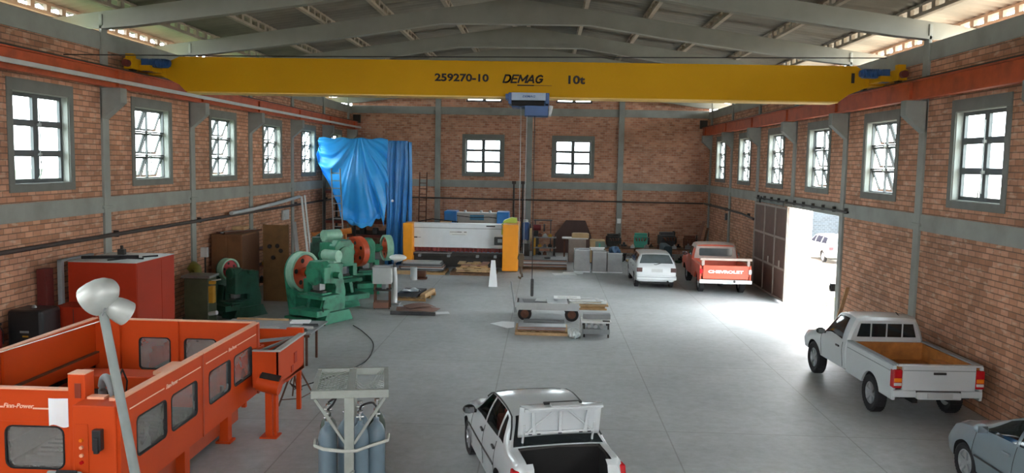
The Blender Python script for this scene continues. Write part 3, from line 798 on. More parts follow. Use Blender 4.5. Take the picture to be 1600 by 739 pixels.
    inner.bar((-.08, -.5, -.02), (-.08, .5, -.02), .05, .04).bar((-.5, -.52, -.03), (-.5, .52, -.03), .06, .05)
    inner.bar((-.1, -.45, -.02), (-.48, -.1, -.03), .03, .03).bar((-.1, .45, -.02), (-.48, .1, -.03), .03, .03)
    inner.build('inner_frame', M['carwhite'], lid, bevel=.01)
    MB().prism([(-.27, -.05), (.27, -.05), (.27, -.11), (-.27, -.11)], 'x', -.665, -.63).build('plate_recess', M['blackp'], lid, bevel=.01)
    MB().bb((-.69, -.2, -.27), (-.65, .2, -.15)).build('number_plate', M['plate'], lid)
    for y in (-.42, -.3, .0, .3, .42): MB().box((-.07, y, -.035), (.02, .05, .02)).build('rubber_stop', M['black'], lid)
    for s in (1, -1):
        MB().tube([(-1.42, s*.50, .93), (-1.40, s*.50, 1.02), (-1.42, s*.50, 1.12), (-1.47, s*.50, 1.21), (-1.49, s*.5, 1.34)], .017, 6).build('lid_hinge', M['carwhite'], root, smooth=40)
    return root
sedan()

# ---- pickups ----------------------------------------------------------------
def pickup(name, label, loc, rz, S, wb, r, tr, hw, xb, xr, zf, zt, paint, bedin, cabpaint=None, key='p', rearw=None, arch=.43, toprail=None):
    root = thing(name, label, 'pickup truck', loc, pi/2+rz)
    b = S.body().build('cab', paint, root, smooth=35)
    boolean(b, MB().cyl((wb/2, hw-.3, r), (wb/2, hw+.3, r), arch, n=32).cyl((wb/2, -hw-.3, r), (wb/2, -hw+.3, r), arch, n=32).build('cutter', M['undr'])); shade(b, 35)
    # bed: two sides with the wheel arch cut out, front board, floor
    pts = [(xr, .5), (xr, zt), (xb, zt), (xb, .5), (-wb/2+arch, .5)]
    c0 = math.asin(min(1, max(-1, (.5-r)/arch)))
    pts = [(xr, .5), (xr, zt), (xb, zt), (xb, .5)]
    arc = [(-wb/2+arch*cos(a), r+arch*sin(a)) for a in [c0+(pi-2*c0)*k/14 for k in range(15)]]
    pts = [(xr, zt), (xr, .5)]+arc[::-1]+[(xb, .5), (xb, zt)]
    for s in (1, -1):
        a, c = sorted((s*hw, s*(hw-.07)))
        o = MB().prism(pts, 'y', a, c).build('bed_side', paint, root, bevel=.02)
        a, c = sorted((s*(hw-.075), s*(hw-.12)))
        MB().bb((xr+.03, a, zf), (xb-.03, c, zt-.02)).build('bed_lining', bedin, root)
        a, c = sorted((s*(hw-.005), s*(hw-.13)))
        MB().bb((xr+.02, a, zt-.005), (xb, c, zt+.03)).build('bed_rail', toprail or M['grey'], root, bevel=.01)
        mb = MB(); a, c = sorted((s*(hw-.12), s*(hw-.34)))
        mb.prism([(-wb/2-.45, zf), (-wb/2-.36, zf+.2), (-wb/2+.36, zf+.2), (-wb/2+.45, zf)], 'y', a, c).build('wheel_house', bedin, root)
        a, c = sorted((s*(hw-.08), s*(hw-.4)))
        MB().prism([(x*.99, z) for x, z in arc]+[(p[0]*.99, p[1]+.03) for p in arc[::-1]], 'y', a, c).build('wheel_arch', M['undr'], root)
    MB().bb((xr+.03, -hw+.12, zf-.05), (xb-.02, hw-.12, zf)).build('bed_floor', bedin, root)
    MB().bb((xb-.06, -hw+.07, .62), (xb, hw-.07, zt)).build('bed_front_board', bedin, root)
    ch = MB().bb((xr+.1, -.42, .42), (S.x1-.5, -.32, .56)).bb((xr+.1, .32, .42), (S.x1-.5, .42, .56)).cyl((-wb/2, -tr/2, r), (-wb/2, tr/2, r), .05).cyl((wb/2, -tr/2, r), (wb/2, tr/2, r), .05)
    ch.sph((-wb/2, 0, r), .15).cyl((-1.9, -.5, .45), (-1.0, -.5, .45), .1).bb((xr+.15, -.7, .5), (xb, .7, zf-.05))
    ch.build('chassis', M['undr'], root)
    wheels(root, wb, tr, r, .23, 6, .6, key)
    return root
HIL = Shell([(-.30, .52, .82, .85, 1.04, .80, 1.60, .60, 1.63), (-.25, .47, .86, .85, 1.06, .85, 1.655, .645, 1.69), (.1, .45, .868, .85, 1.07, .86, 1.69, .66, 1.725), (.45, .45, .872, .85, 1.065, .865, 1.665, .655, 1.70),
    (1.18, .45, .878, .83, 1.05, .855, 1.11, .76, 1.13), (1.75, .45, .878, .8, .99, .82, 1.045, .68, 1.075), (2.2, .45, .85, .74, .91, .76, .95, .6, .965), (2.40, .5, .74, .7, .84, .66, .87, .5, .88), (2.46, .55, .6, .7, .77, .54, .79, .4, .80)])
def hilux():
    root = pickup('pickup_truck', 'white single cab pickup truck with rusty brown empty bed beside the brick wall', (8.42, 18.33, 0), .048, HIL, 3.08, .375, 1.52, .87, -.34, -2.52, .80, 1.17, M['carwhite'], M['wood'], key='hilux')
    for s in (1, -1):
        HIL.patch((-.05, 4.14), (1.0, 4.3), (.52, 4.9), (-.05, 4.9), side=s).build('side_window', M['cglass'], root, smooth=1)
        mirror(root, .86, s*.88, 1.16, s, M['blackp'])
        MB().box((.12, s*.885, .98), (.17, .03, .04)).build('door_handle', M['blackp'], root, bevel=.008)
        for x in (-.1, 1.08): MB().tube([Vector((x, s*(HIL.P(x, t).y+.002), HIL.P(x, t).z)) for t in (2.1, 2.6, 3, 3.4, 3.8, 4.05)], .006, 5).build('door_seam', M['dark'], root)
        MB().tube([(x, s*.872, 1.05) for x in (-2.4, -1.5, -.4)], .008, 5).build('crease_line', M['grey'], root)
        t = MB().bb((-2.56, min(s*.70, s*.875), .74), (-2.40, max(s*.70, s*.875), 1.10)); tl = t.build('tail_light', M['redl'], root, bevel=.025)
        MB().bb((-2.567, min(s*.715, s*.86), .86), (-2.5, max(s*.715, s*.86), .94)).build('indicator_lens', M['amber'], tl, bevel=.01)
        MB().bb((-2.567, min(s*.715, s*.86), .79), (-2.5, max(s*.715, s*.86), .85)).build('reversing_lens', M['clear'], tl, bevel=.01)
        MB().sph((2.25, s*.66, .80), .16, (.7, .9, .55)).build('headlight', M['clear'], root, smooth=60)
    tg = MB().bb((-2.56, -.70, .70), (-2.49, .70, 1.17)).build('tailgate', M['carwhite'], root, bevel=.015)
    MB().bb((-2.57, -.69, 1.085), (-2.555, .69, 1.10)).build('groove', M['grey'], tg)
    MB().box((-2.575, 0, 1.04), (.03, .24, .045)).build('tailgate_handle', M['blackp'], tg, bevel=.008)
    MB().bb((-2.57, -.8, 1.165), (-2.46, .8, 1.20)).build('top_trim', M['carwhite'], tg, bevel=.01)
    v = MB().bb((-2.55, -.86, .56), (-2.40, .86, .70)).bb((-2.62, -.42, .54), (-2.45, .42, .68)); v.build('rear_bumper', M['carwhite'], root, bevel=.025)
    MB().bb((-2.635, -.24, .57), (-2.62, .24, .67)).build('number_plate', M['plate'], root)
    MB().bb((-2.56, -.43, .665), (-2.5, .43, .70)).build('step_gap', M['dark'], root)
    rw = MB()
    # four-pane rear screen
    zz = [(-.69, -.43), (-.39, -.04), (.0, .34), (.38, .69)]
    zz = [(-.64, -.36), (-.32, -.02), (.02, .32), (.36, .64)]
    for k, (a, c) in enumerate(zz):
        ta, tc = (a*.88 if k == 0 else a), (c*.88 if k == 3 else c)
        mb = MB().prism([(a, 1.27), (c, 1.27), (tc, 1.56), (ta, 1.56)], 'x', -.318, -.29); mb.build('rear_window', M['cglass'], root)
    HIL.patch((1.1, 5.2), (1.1, 8.8), (.55, 8.7), (.55, 5.3)).build('windscreen', M['cglass'], root, smooth=1)
    MB().cyl((-.15, -.35, 1.68), (.05, -.35, 1.75), .012).build('aerial', M['black'], root)
    return root
hilux()
CHV = Shell([(-.22, .5, .90, .85, 1.12, .86, 1.66, .70, 1.69), (-.17, .46, .96, .85, 1.14, .92, 1.72, .75, 1.755), (.15, .45, .985, .85, 1.15, .94, 1.76, .77, 1.80), (.55, .45, .99, .85, 1.14, .945, 1.74, .76, 1.78),
    (1.0, .45, .99, .85, 1.13, .945, 1.20, .86, 1.22), (1.7, .45, .985, .85, 1.10, .94, 1.16, .85, 1.18), (2.2, .46, .97, .8, 1.06, .92, 1.11, .82, 1.12), (2.36, .5, .93, .8, 1.0, .88, 1.04, .78, 1.05), (2.40, .55, .86, .8, .92, .8, .95, .7, .96)])
def chevy():
    root = pickup('pickup_truck', 'old red orange pickup truck with pale roof parked against the far wall', (7.93, 33.9, 0), -.02, CHV, 3.0, .36, 1.55, .97, -.26, -2.38, .72, 1.12, M['carred'], M['carred'], key='chevy', toprail=M['carred'])
    # pale roof cap
    cap = MB(); CHV.patch((-.2, 4.75), (.62, 4.75), (.62, 9.25), (-.2, 9.25), off=.012, n=20, mb=cap); cap.build('roof_panel', M['carpink'], root, smooth=40)
    MB().prism([(-.86, 1.16), (.86, 1.16), (.78, 1.66), (-.78, 1.66)], 'x', -.24, -.20).build('cab_back_panel', M['carpink'], root, bevel=.03)
    MB().prism(rrect(-.66, .66, 1.27, 1.58, .06), 'x', -.262, -.235).build('rear_window', M['gglass'], root)
    for s in (1, -1):
        CHV.patch((-.05, 4.15), (.86, 4.25), (.6, 4.85), (-.05, 4.85), side=s).build('side_window', M['cglass'], root, smooth=1)
        mirror(root, .75, s*.98, 1.25, s, M['chrome'])
        MB().bb((-2.43, min(s*.86, s*.975), .82), (-2.36, max(s*.86, s*.975), 1.0)).build('tail_light', M['redl'] if s > 0 else M['clear'], root, bevel=.012)
        MB().sph((2.33, s*.68, .86), .13, (.5, 1, 1)).build('headlight', M['clear'], root, smooth=60)
        MB().bb((-2.42, min(s*.80, s*.90), 1.12), (-2.32, max(s*.80, s*.90), 1.34)).build('rack_post', M['carpink'], root, bevel=.01)
    tg = MB().bb((-2.44, -.85, .62), (-2.38, .85, 1.14)).build('tailgate', M['carred'], root, bevel=.02)
    MB().bb((-2.452, -.80, .78), (-2.435, .80, .80)).bb((-2.452, -.80, 1.0), (-2.435, .80, 1.02)).build('pressed_rib', M['carred'], tg, bevel=.006)
    text_mesh('CHEVROLET', M['white'], tg, (-2.45, .66, .845), 1.32, .12, rz=-pi/2, bold=.05)
    MB().bb((-2.46, -.97, 1.33), (-2.28, .97, 1.42)).build('rack_bar', M['carpink'], root, bevel=.015)
    MB().bb((-2.52, -.98, .46), (-2.40, .98, .60)).build('rear_bumper', M['white'], root, bevel=.02)
    MB().bb((-2.53, -.28, .45), (-2.515, .12, .58)).build('number_plate', M['plate'], root)
    MB().cyl((-2.53, -.32, .55), (-2.50, -.32, .55), .05).build('hitch_hole', M['dark'], root)
    MB().bb((2.34, -.95, .48), (2.48, .95, .64)).build('front_bumper', M['white'], root, bevel=.02)
    CHV.patch((.95, 5.2), (.95, 8.8), (.62, 8.7), (.62, 5.3)).build('windscreen', M['cglass'], root, smooth=1)
    return root
chevy()

# ---- hatchbacks and estates ------------------------------------------------------
WAG = Shell([(-2.04, .42, .68, .62, .80, .66, .84, .64, .85), (-2.0, .33, .765, .62, .88, .745, .92, .71, .93), (-1.93, .3, .785, .62, .92, .765, .99, .70, 1.0), (-1.55, .25, .795, .62, .93, .775, 1.33, .575, 1.355), (-1.35, .23, .80, .62, .93, .777, 1.365, .58, 1.395),
    (-.4, .22, .80, .62, .925, .777, 1.39, .585, 1.42), (.2, .22, .80, .62, .92, .775, 1.365, .575, 1.395), (.92, .22, .80, .62, .90, .755, .955, .68, .97), (1.5, .24, .79, .6, .85, .72, .89, .63, .91), (1.84, .28, .75, .58, .78, .68, .81, .6, .825), (1.95, .34, .68, .56, .70, .62, .73, .55, .74)])
def estate(label, loc, rz, paint, key, tail, glass='cglass'):
    root = thing('car', label, 'car', loc, pi/2+rz)
    b = WAG.body(56, 3).build('body', paint, root, smooth=35); boolean(b, arch_cutter(2.36, .34, .79, .29)); shade(b, 35)
    for s in (1, -1):
        for w in (((-.02, 4.14), (.72, 4.2), (.26, 4.88), (-.02, 4.88)), ((-.86, 4.14), (-.1, 4.14), (-.1, 4.88), (-.86, 4.88)), ((-1.6, 4.18), (-.94, 4.14), (-.94, 4.88), (-1.45, 4.86))):
            WAG.patch(*w, side=s).build('side_window', M[glass], root, smooth=1)
        mirror(root, .68, s*.77, .99, s, M['blackp'])
        MB().bb((-2.05, min(s*.55, s*.77), .70), (-1.94, max(s*.55, s*.77), .87)).build('tail_light', tail, root, bevel=.015)
        MB().box((1.9, s*.5, .68), (.1, .3, .14)).build('headlight', M['clear'], root, bevel=.02)
        for x in (.05, -.78): MB().box((x, s*.80, .82), (.15, .03, .035)).build('door_handle', M['blackp'], root, bevel=.006)
        MB().tube([(x, s*.806, .56) for x in (-1.0, 0, .9)], .013, 6).build('rubbing_strip', M['blackp'], root)
    WAG.patch((-1.9, 5.15), (-1.9, 8.85), (-1.57, 8.8), (-1.57, 5.2), off=.008).build('rear_window', M['gglass'], root, smooth=1)
    WAG.patch((.86, 5.15), (.86, 8.85), (.25, 8.8), (.25, 5.2)).build('windscreen', M['cglass'], root, smooth=1)
    bp = MB().bb((-2.12, -.78, .40), (-1.96, .78, .56)).build('rear_bumper', paint, root, bevel=.035)
    MB().bb((-2.127, -.76, .50), (-2.11, .76, .525)).build('bumper_strip', M['grey'], bp)
    MB().bb((1.86, -.74, .36), (2.02, .74, .52)).build('front_bumper', paint, root, bevel=.035)
    MB().bb((-2.06, -.24, .70), (-2.03, .20, .83)).build('number_plate', M['plate'], root)
    MB().tube([(-1.95, .1, 1.0), (-1.98, .02, .99), (-1.93, -.2, 1.06)], .012, 6).build('rear_wiper', M['blackp'], root)
    MB().cyl((-2.12, -.45, .33), (-1.8, -.45, .33), .04).bb((-1.9, -.6, .22), (1.6, .6, .3)).build('underside', M['undr'], root)
    wheels(root, 2.36, 1.38, .29, .17, 8, .62, key)
    return root
estate('old white estate car with a wiper on its tailgate, beside the orange pickup', (5.42, 34.5, 0), -.005, M['carwhite'], 'wag', mat('smoky_tail_lens', '4A3634', .25))
estate('white estate car with red tail lights standing outside in the sunny yard', (16.25, 44.9, 0), .05, M['carwhite'], 'wag', M['redl'], 'vglass')
HAT = Shell([(-1.9, .42, .70, .62, .86, .66, .92, .62, .94), (-1.85, .33, .79, .62, .95, .75, 1.02, .68, 1.04), (-1.7, .3, .83, .62, 1.0, .78, 1.2, .62, 1.24), (-1.35, .25, .855, .62, 1.02, .79, 1.40, .56, 1.44), (-.6, .23, .86, .62, 1.0, .80, 1.45, .57, 1.49), (.05, .22, .86, .62, .98, .80, 1.40, .565, 1.445), (.4, .22, .86, .62, .965, .795, 1.28, .58, 1.32),
    (1.05, .22, .855, .6, .93, .77, .985, .68, 1.0), (1.5, .24, .84, .58, .86, .74, .90, .60, .925), (1.8, .27, .79, .54, .76, .68, .79, .5, .81), (1.98, .3, .68, .5, .66, .58, .69, .42, .70), (2.05, .36, .52, .48, .58, .46, .60, .35, .61)])
def hatch():
    root = thing('car', 'silver blue hatchback parked below the pickup, cut off by the corner of the picture', 'car', (8.53, 11.77, 0), pi/2+.03)
    b = HAT.body().build('body', M['carsilver'], root, smooth=35); boolean(b, arch_cutter(2.5, .355, .86, .31)); shade(b, 35)
    for s in (1, -1):
        for w in (((.0, 4.1), (.95, 4.15), (.42, 4.9), (.0, 4.9)), ((-.9, 4.12), (-.08, 4.1), (-.08, 4.9), (-.85, 4.9)), ((-1.4, 4.25), (-.97, 4.14), (-.93, 4.88), (-1.2, 4.8))):
            HAT.patch(*w, side=s).build('side_window', M['cglass'], root, smooth=1)
        mirror(root, .72, s*.80, 1.03, s, M['carsilver'])
        HAT.patch((1.92, 4.0), (1.42, 4.1), (1.5, 5.3), (1.9, 5.0), off=.012, side=s).build('headlight', M['clear'], root, smooth=1)
        for x in (.1, -.8): MB().box((x, s*.868, .86), (.18, .035, .04)).build('door_handle', M['carsilver'], root, bevel=.01)
        MB().tube([(x, s*.872, .55) for x in (-.9, 0, .9)], .014, 6).build('rubbing_strip', M['blackp'], root)
        MB().bb((-1.9, min(s*.55, s*.78), .80), (-1.78, max(s*.55, s*.78), 1.0)).build('tail_light', M['redl'], root, bevel=.03)
        for x in (-.04, 1.0): MB().tube([Vector((x, s*(HAT.P(x, t).y+.002), HAT.P(x, t).z)) for t in (2.1, 2.6, 3, 3.4, 3.8, 4.05)], .005, 5).build('door_seam', M['dark'], root)
    HAT.patch((1.0, 5.12), (1.0, 8.88), (.1, 8.8), (.1, 5.2)).build('windscreen', M['cglass'], root, smooth=1)
    HAT.patch((-1.68, 5.15), (-1.68, 8.85), (-1.38, 8.8), (-1.38, 5.2)).build('rear_window', M['cglass'], root, smooth=1)
    MB().bb((1.94, -.4, .38), (2.06, .4, .48)).build('grille', M['blackp'], root, bevel=.01)
    wheels(root, 2.5, 1.47, .31, .19, 5, .66, 'hatch')
hatch()

# ================================================================ LEFT SIDE MACHINES
M.update(
    orange=mat('machine_orange_paint', 'C0420F', .55, var=.06, scale=.8, spec=.25),
    redor=mat('cabinet_red_orange_paint', 'A02C12', .55, var=.07, scale=.8, spec=.25),
    lip=mat('pale_orange_edge', 'E8A888', .5, var=.05),
    stripe=mat('pale_orange_stripe', 'F0C0A8', .6, var=.05),
    smoky=scratched_pane('scratched_guard_pane'),
    green=mat('press_green_paint', '2F8466', .45, var=.2, scale=4, dirt='1C4434', dirt_amt=.75),
    dgreen=mat('dark_press_green_paint', '1F4B3A', .5, var=.2, scale=4, dirt='14241E', dirt_amt=.6),
    pgreen=mat('worn_pale_green_rim', '8FC0A8', .4, var=.15, scale=5),
    flyor=mat('flywheel_orange', 'C4502F', .5, var=.12, scale=5),
    flyred=mat('flywheel_red', 'A02830', .5, var=.12, scale=5),
    olive=mat('olive_machine_paint', '3E4430', .6, var=.2, scale=4), ylw=mat('dirty_yellow_paint', 'B4841E', .6, var=.2),
    browns=mat('brown_steel_cabinet', '6E4626', .6, var=.2, scale=2, dirt='4A2C18', dirt_amt=.5),
    ply=mat('brown_plywood', '70502E', .8, var=.2, scale=3), rust=mat('rusty_steel', '5E3A2A', .8, var=.3, scale=4),
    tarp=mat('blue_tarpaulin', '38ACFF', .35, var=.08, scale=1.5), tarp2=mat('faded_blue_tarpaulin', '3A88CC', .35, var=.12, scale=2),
    alu=mat('aluminium', 'A8AAAA', .4, .5, var=.08), timber=mat('pale_timber', 'B99A72', .8, var=.2, scale=5), floodw=mat('floodlight_shell', 'A9ADA8', .4, .2, var=.1),
    pole=mat('grey_pole_paint', '7E8684', .5, var=.1), sheetm=mat('dull_sheet_steel', '8A8C8E', .4, .6, var=.15, scale=2), dsheet=mat('dark_sheet_steel', '4C4E50', .45, .5, var=.15))

def panel(name, parent, axis, a0, a1, u0, u1, z0, z1, wins, m=None, r=.07):
    """a sheet panel with round-cornered windows, rubber trims and panes"""
    mb = MB()
    pts = [(u0, z0), (u1, z0), (u1, z1), (u0, z1)]
    o = mb.prism(pts, axis, a0, a1).build(name, m or M['orange'], parent)
    for w in wins:
        boolean(o, MB().prism(rrect(*w, r), axis, a0-.1, a1+.1).build('cutter', M['black']))
    for w in wins:
        R1 = rrect(w[0]-.012, w[1]+.012, w[2]-.012, w[3]+.012, r+.01); R0 = rrect(w[0]+.008, w[1]-.008, w[2]+.008, w[3]-.008, r-.006)
        t = MB(); n = len(R1)
        P = (lambda p, a: (a, p[0], p[1])) if axis == 'x' else (lambda p, a: (p[0], a, p[1]))
        v = [P(p, a) for a in (a0-.008, a1+.008) for R in (R0, R1) for p in R]
        f = []
        for i in range(n):
            j = (i+1) % n
            f += [(i, j, n+j, n+i), (2*n+i, 3*n+i, 3*n+j, 2*n+j), (n+i, n+j, 3*n+j, 3*n+i), (i, 2*n+i, 2*n+j, j)]
        t._add(v, f); t.build('window_trim', M['black'], o)
        MB()._q([P(p, (a0+a1)/2) for p in R0]).build('pane', M['smoky'], o)
    return o

def enclosure():
    root = thing('machine_enclosure', 'long orange machine guard enclosure with rounded windows and a slanted row of panels', 'machine', (0, 0, 0))
    p = panel('side_panel', root, 'x', -4.24, -4.18, 9.72, 14.62, .62, 1.9, [(10.13, 10.95, 1.04, 1.55), (11.11, 11.96, 1.04, 1.55), (12.41, 13.28, 1.04, 1.55), (13.45, 14.28, 1.04, 1.55)])
    MB().bb((-4.26, 9.72, 1.9), (-4.16, 12.15, 1.92)).bb((-4.26, 12.19, 1.9), (-4.16, 14.62, 1.92)).build('top_edge', M['lip'], p)
    MB().bb((-4.178, 12.15, .62), (-4.165, 12.19, 1.9)).bb((-4.18, 14.54, .62), (-4.15, 14.62, 1.9)).build('panel_joint', mat('shadowed_joint_orange', 'A83A12', .6), p)
    s = MB()
    for a, b in ((9.95, 10.9), (11.35, 12.1), (12.3, 13.15), (13.6, 14.5)): s.bb((-4.179, a, 1.712), (-4.174, b, 1.728))
    s.build('stripe', M['stripe'], p)
    for y in (10.95, 13.2): text_mesh('Finn-Power', M['stripe'], p, (-4.172, y, 1.695), .36, .06, rz=pi/2, shear=.3, bold=.01)
    far = panel('far_panel', root, 'y', 14.6, 14.66, -7.2, -4.24, .62, 1.9, [(-6.37, -5.8, 1.0, 1.58), (-5.53, -4.95, 1.0, 1.58)])
    MB().bb((-6.75, 14.58, 1.9), (-4.24, 14.68, 1.92)).build('top_edge', M['lip'], far)
    MB().bb((-5.70, 14.56, .62), (-5.63, 14.6, 1.9)).build('stiffener', M['orange'], far); MB().bb((-6.76, 14.53, .62), (-6.70, 14.6, 1.9)).build('stiffener', M['orange'], far)
    lf = MB().bb((-7.24, 9.6, 1.3), (-7.18, 14.66, 1.9)).bb((-7.26, 9.6, 1.08), (-7.12, 14.66, 1.28)).bb((-7.26, 9.6, .2), (-7.20, 14.66, .96)).build('back_panel', M['orange'], root)
    MB().bb((-7.19, 9.6, 1.28), (-7.12, 14.6, 1.31)).build('guide_rail', M['rust'], lf); MB().bb((-7.25, 9.6, .96), (-7.2, 14.6, 1.08)).build('slot', M['black'], lf)
    MB().bb((-7.26, 9.6, 1.9), (-7.16, 14.66, 1.92)).build('top_edge', M['lip'], lf)
    MB().bb((-7.17, 11.95, 1.31), (-7.13, 12.02, 1.9)).build('stiffener', M['orange'], lf)
    fr = panel('front_panel', root, 'y', 10.06, 10.12, -7.2, -4.98, .5, 1.9, [(-5.86, -5.10, .87, 1.42), (-6.95, -6.1, .87, 1.42)], r=.10)
    MB().bb((-7.2, 10.04, 1.9), (-4.98, 10.14, 1.92)).build('top_edge', M['lip'], fr)
    MB().bb((-7.2, 10.054, 1.655), (-5.88, 10.06, 1.675)).bb((-5.49, 10.054, 1.645), (-5.27, 10.06, 1.665)).build('stripe', M['stripe'], fr)
    text_mesh('Finn-Power', M['stripe'], fr, (-5.87, 10.052, 1.655), .4, .06, shear=.3, bold=.012)
    MB().bb((-7.2, 10.05, 1.47), (-4.98, 10.06, 1.482)).build('fold_line', M['orange'], fr)
    po = MB().bb((-4.98, 9.98, .1), (-4.76, 10.2, 2.13)).build('corner_post', M['orange'], root, bevel=.008)
    MB().bb((-4.89, 9.972, 1.83), (-4.81, 9.985, 2.02)).build('slot', mat('dark_recess_orange', '7E2C10', .7), po); MB().bb((-4.98, 9.98, 2.13), (-4.76, 10.2, 2.142)).build('top_edge', M['lip'], po)
    cc = MB().bb((-4.76, 9.68, .08), (-4.22, 10.1, 1.83)).build('control_column', M['orange'], root, bevel=.015)
    MB().bb((-4.72, 9.67, .9), (-4.56, 9.68, 1.6)).build('button_plate', M['orange'], cc, bevel=.004)
    for z, m in ((1.4, M['amber']), (1.31, M['lip']), (1.21, M['lip']), (1.12, M['redl'])):
        MB().cyl((-4.64, 9.64, z), (-4.64, 9.675, z), .022, n=12).build('push_button', m, cc, smooth=40)
    sw = MB().box((-4.42, 9.64, 1.42), (.11, .09, .26)).box((-4.42, 9.60, 1.36), (.06, .05, .2)).build('switch_box', M['blackp'], cc, bevel=.01)
    MB().bb((-4.41, 9.9, 1.83), (-4.24, 10.05, 1.87)).bb((-4.72, 9.95, 1.83), (-4.5, 10.08, 1.86)).build('top_cover', M['lip'], cc)
    op = MB().prism([(9.2, .72), (9.36, .62), (9.62, .95), (9.5, 1.08)], 'x', -4.98, -4.55).build('operator_panel', M['grey'], root, bevel=.02)
    MB().prism([(9.19, .74), (9.2, .73), (9.49, 1.08), (9.48, 1.09)], 'x', -4.85, -4.6).build('screen', M['black'], op); MB().bar((-4.8, 9.5, .85), (-4.75, 9.7, .95), .05).build('bracket', M['grey'], op)
    bed = MB().bb((-6.9, 10.5, .1), (-4.6, 14.4, .72)).bb((-6.9, 10.4, .72), (-6.2, 14.4, 1.0))
    for k in range(22): bed.box((-5.35, 10.7+.17*k, .76), (1.3, .1, .12))
    bed.build('machine_bed', M['dark'], root, bevel=.01)
    br = MB().bb((-6.9, 13.25, .95), (-4.55, 13.75, 1.22)).bb((-5.1, 13.0, .8), (-4.6, 13.9, 1.3)).build('bridge', M['orange'], root, bevel=.02)
    MB().bb((-5.4, 13.1, 1.30), (-4.7, 13.8, 1.36)).build('cover_plate', M['lip'], br)
    MB().tube(spl([(-4.62, 10.6, 1.0), (-4.72, 10.65, 1.5), (-4.85, 10.75, 1.80), (-5.0, 10.9, 1.85), (-5.1, 11.0, 1.7), (-5.12, 11.1, 1.3), (-5.1, 11.2, .9)]), .055, 10).build('grey_hose', M['grey'], root, smooth=60)
    MB().tube([(-4.55, 10.3, 1.83), (-4.6, 10.6, 2.05), (-4.9, 11.3, 1.7), (-5.3, 12, 1.2)], .012, 6).build('black_cable', M['black'], root)
    # lower body and feet
    lo = MB().bb((-7.1, 10.3, .15), (-4.5, 14.45, .5)).build('base_frame', mat('dark_orange_underside', 'A33C14', .6), root)
    ft = MB()
    for y in (10.6, 12.0, 13.7):
        f = MB().bb((-4.52, y-.09, 0), (-4.36, y+.09, .64)).box((-4.44, y, .02), (.26, .26, .04)).build('foot', M['orange'], root, bevel=.008)
    k = MB().bb((-4.2, 9.78, .66), (-4.17, 9.9, .78)).build('vent_hole', M['ink'], p)
    for y in (9.85, 10.15):
        MB().box((-4.176, y, .74), (.006, .09, .07)).build('vent_hole', M['ink'], p)
    return root
enclosure()
tag(MB().grid(lambda u, v: (-5.27+.25*u, 10.035-.008*sin(u*5), 1.80-.36*v+.02*sin(u*6)*v), 8, 6).build('paper_sheet', M['paper'], solid=.002), 'sheet of white paper stuck to the front of the orange enclosure beside its pale stripe', 'paper')

# orange bin at the far end, stand with a sloping panel
bn = thing('scrap_bin', 'open topped orange bin with sloping sides behind the far end of the orange enclosure', 'bin', (0, 0, 0))
b = MB(); t = .03
b.bb((-4.12, 14.2, .88), (-3.68, 14.23, 1.48)); b.prism([(14.2, .88), (15.78, .80), (15.78, 1.5), (14.2, 1.48)], 'x', -3.71, -3.68); b.prism([(14.72, .88), (15.78, .80), (15.78, 1.5), (14.72, 1.48)], 'x', -4.95, -4.92)
b.bb((-4.95, 14.72, .82), (-4.14, 14.75, 1.48)).bb((-4.95, 15.75, .80), (-3.68, 15.78, 1.56)).bb((-4.14, 14.2, .88), (-4.115, 14.75, 1.48)).bb((-4.95, 14.72, .80), (-3.68, 15.78, .88)).bb((-4.135, 14.2, .82), (-3.68, 14.75, .88)).bb((-4.0, 15.7, 1.5), (-3.68, 15.8, 1.6))
b.build('body', M['orange'], bn)
MB().bb((-4.135, 14.18, 1.48), (-3.66, 14.26, 1.50)).bb((-3.75, 14.2, 1.48), (-3.64, 15.78, 1.51)).build('rim', M['lgrey'], bn)
MB().bb((-4.1, 14.4, .95), (-3.75, 15.7, 1.30)).build('dark_contents', M['dark'], bn)
MB().bar((-4.9, 14.9, 1.42), (-3.8, 15.5, 1.46), .05).bar((-4.1, 14.3, 1.44), (-3.8, 15.6, 1.45), .04).build('cross_bar', M['grey'], bn)
MB().box((-3.672, 15.2, 1.15), (.02, .16, .2)).box((-3.672, 15.0, .98), (.02, .12, .12)).build('hand_hole', M['redor'], bn, bevel=.004)
for x, y in ((-4.85, 14.8), (-4.85, 15.7), (-3.76, 15.7), (-3.76, 14.3)): MB().bb((x-.04, y-.04, 0), (x+.04, y+.04, .84)).build('leg', M['orange'], bn)
st = thing('control_stand', 'orange stand carrying a rounded box with a dark sloping top, at the enclosure corner', 'stand', (-3.77, 14.05, 0))
MB().box((-.02, 0, .42), (.12, .1, .84)).box((.09, .02, .42), (.03, .06, .84)).build('post', M['orange'], st, bevel=.008)
MB().box((0, 0, .012), (.3, .3, .024)).build('foot_plate', M['orange'], st)
hd = MB().cyl((-.20, -.02, .98), (.18, -.02, .90), .155, n=20).build('box', M['orange'], st, smooth=40)
MB().box((.03, -.08, 1.09), (.34, .16, .012), rx=.35, ry=.2).build('sloping_panel', M['dark'], st)

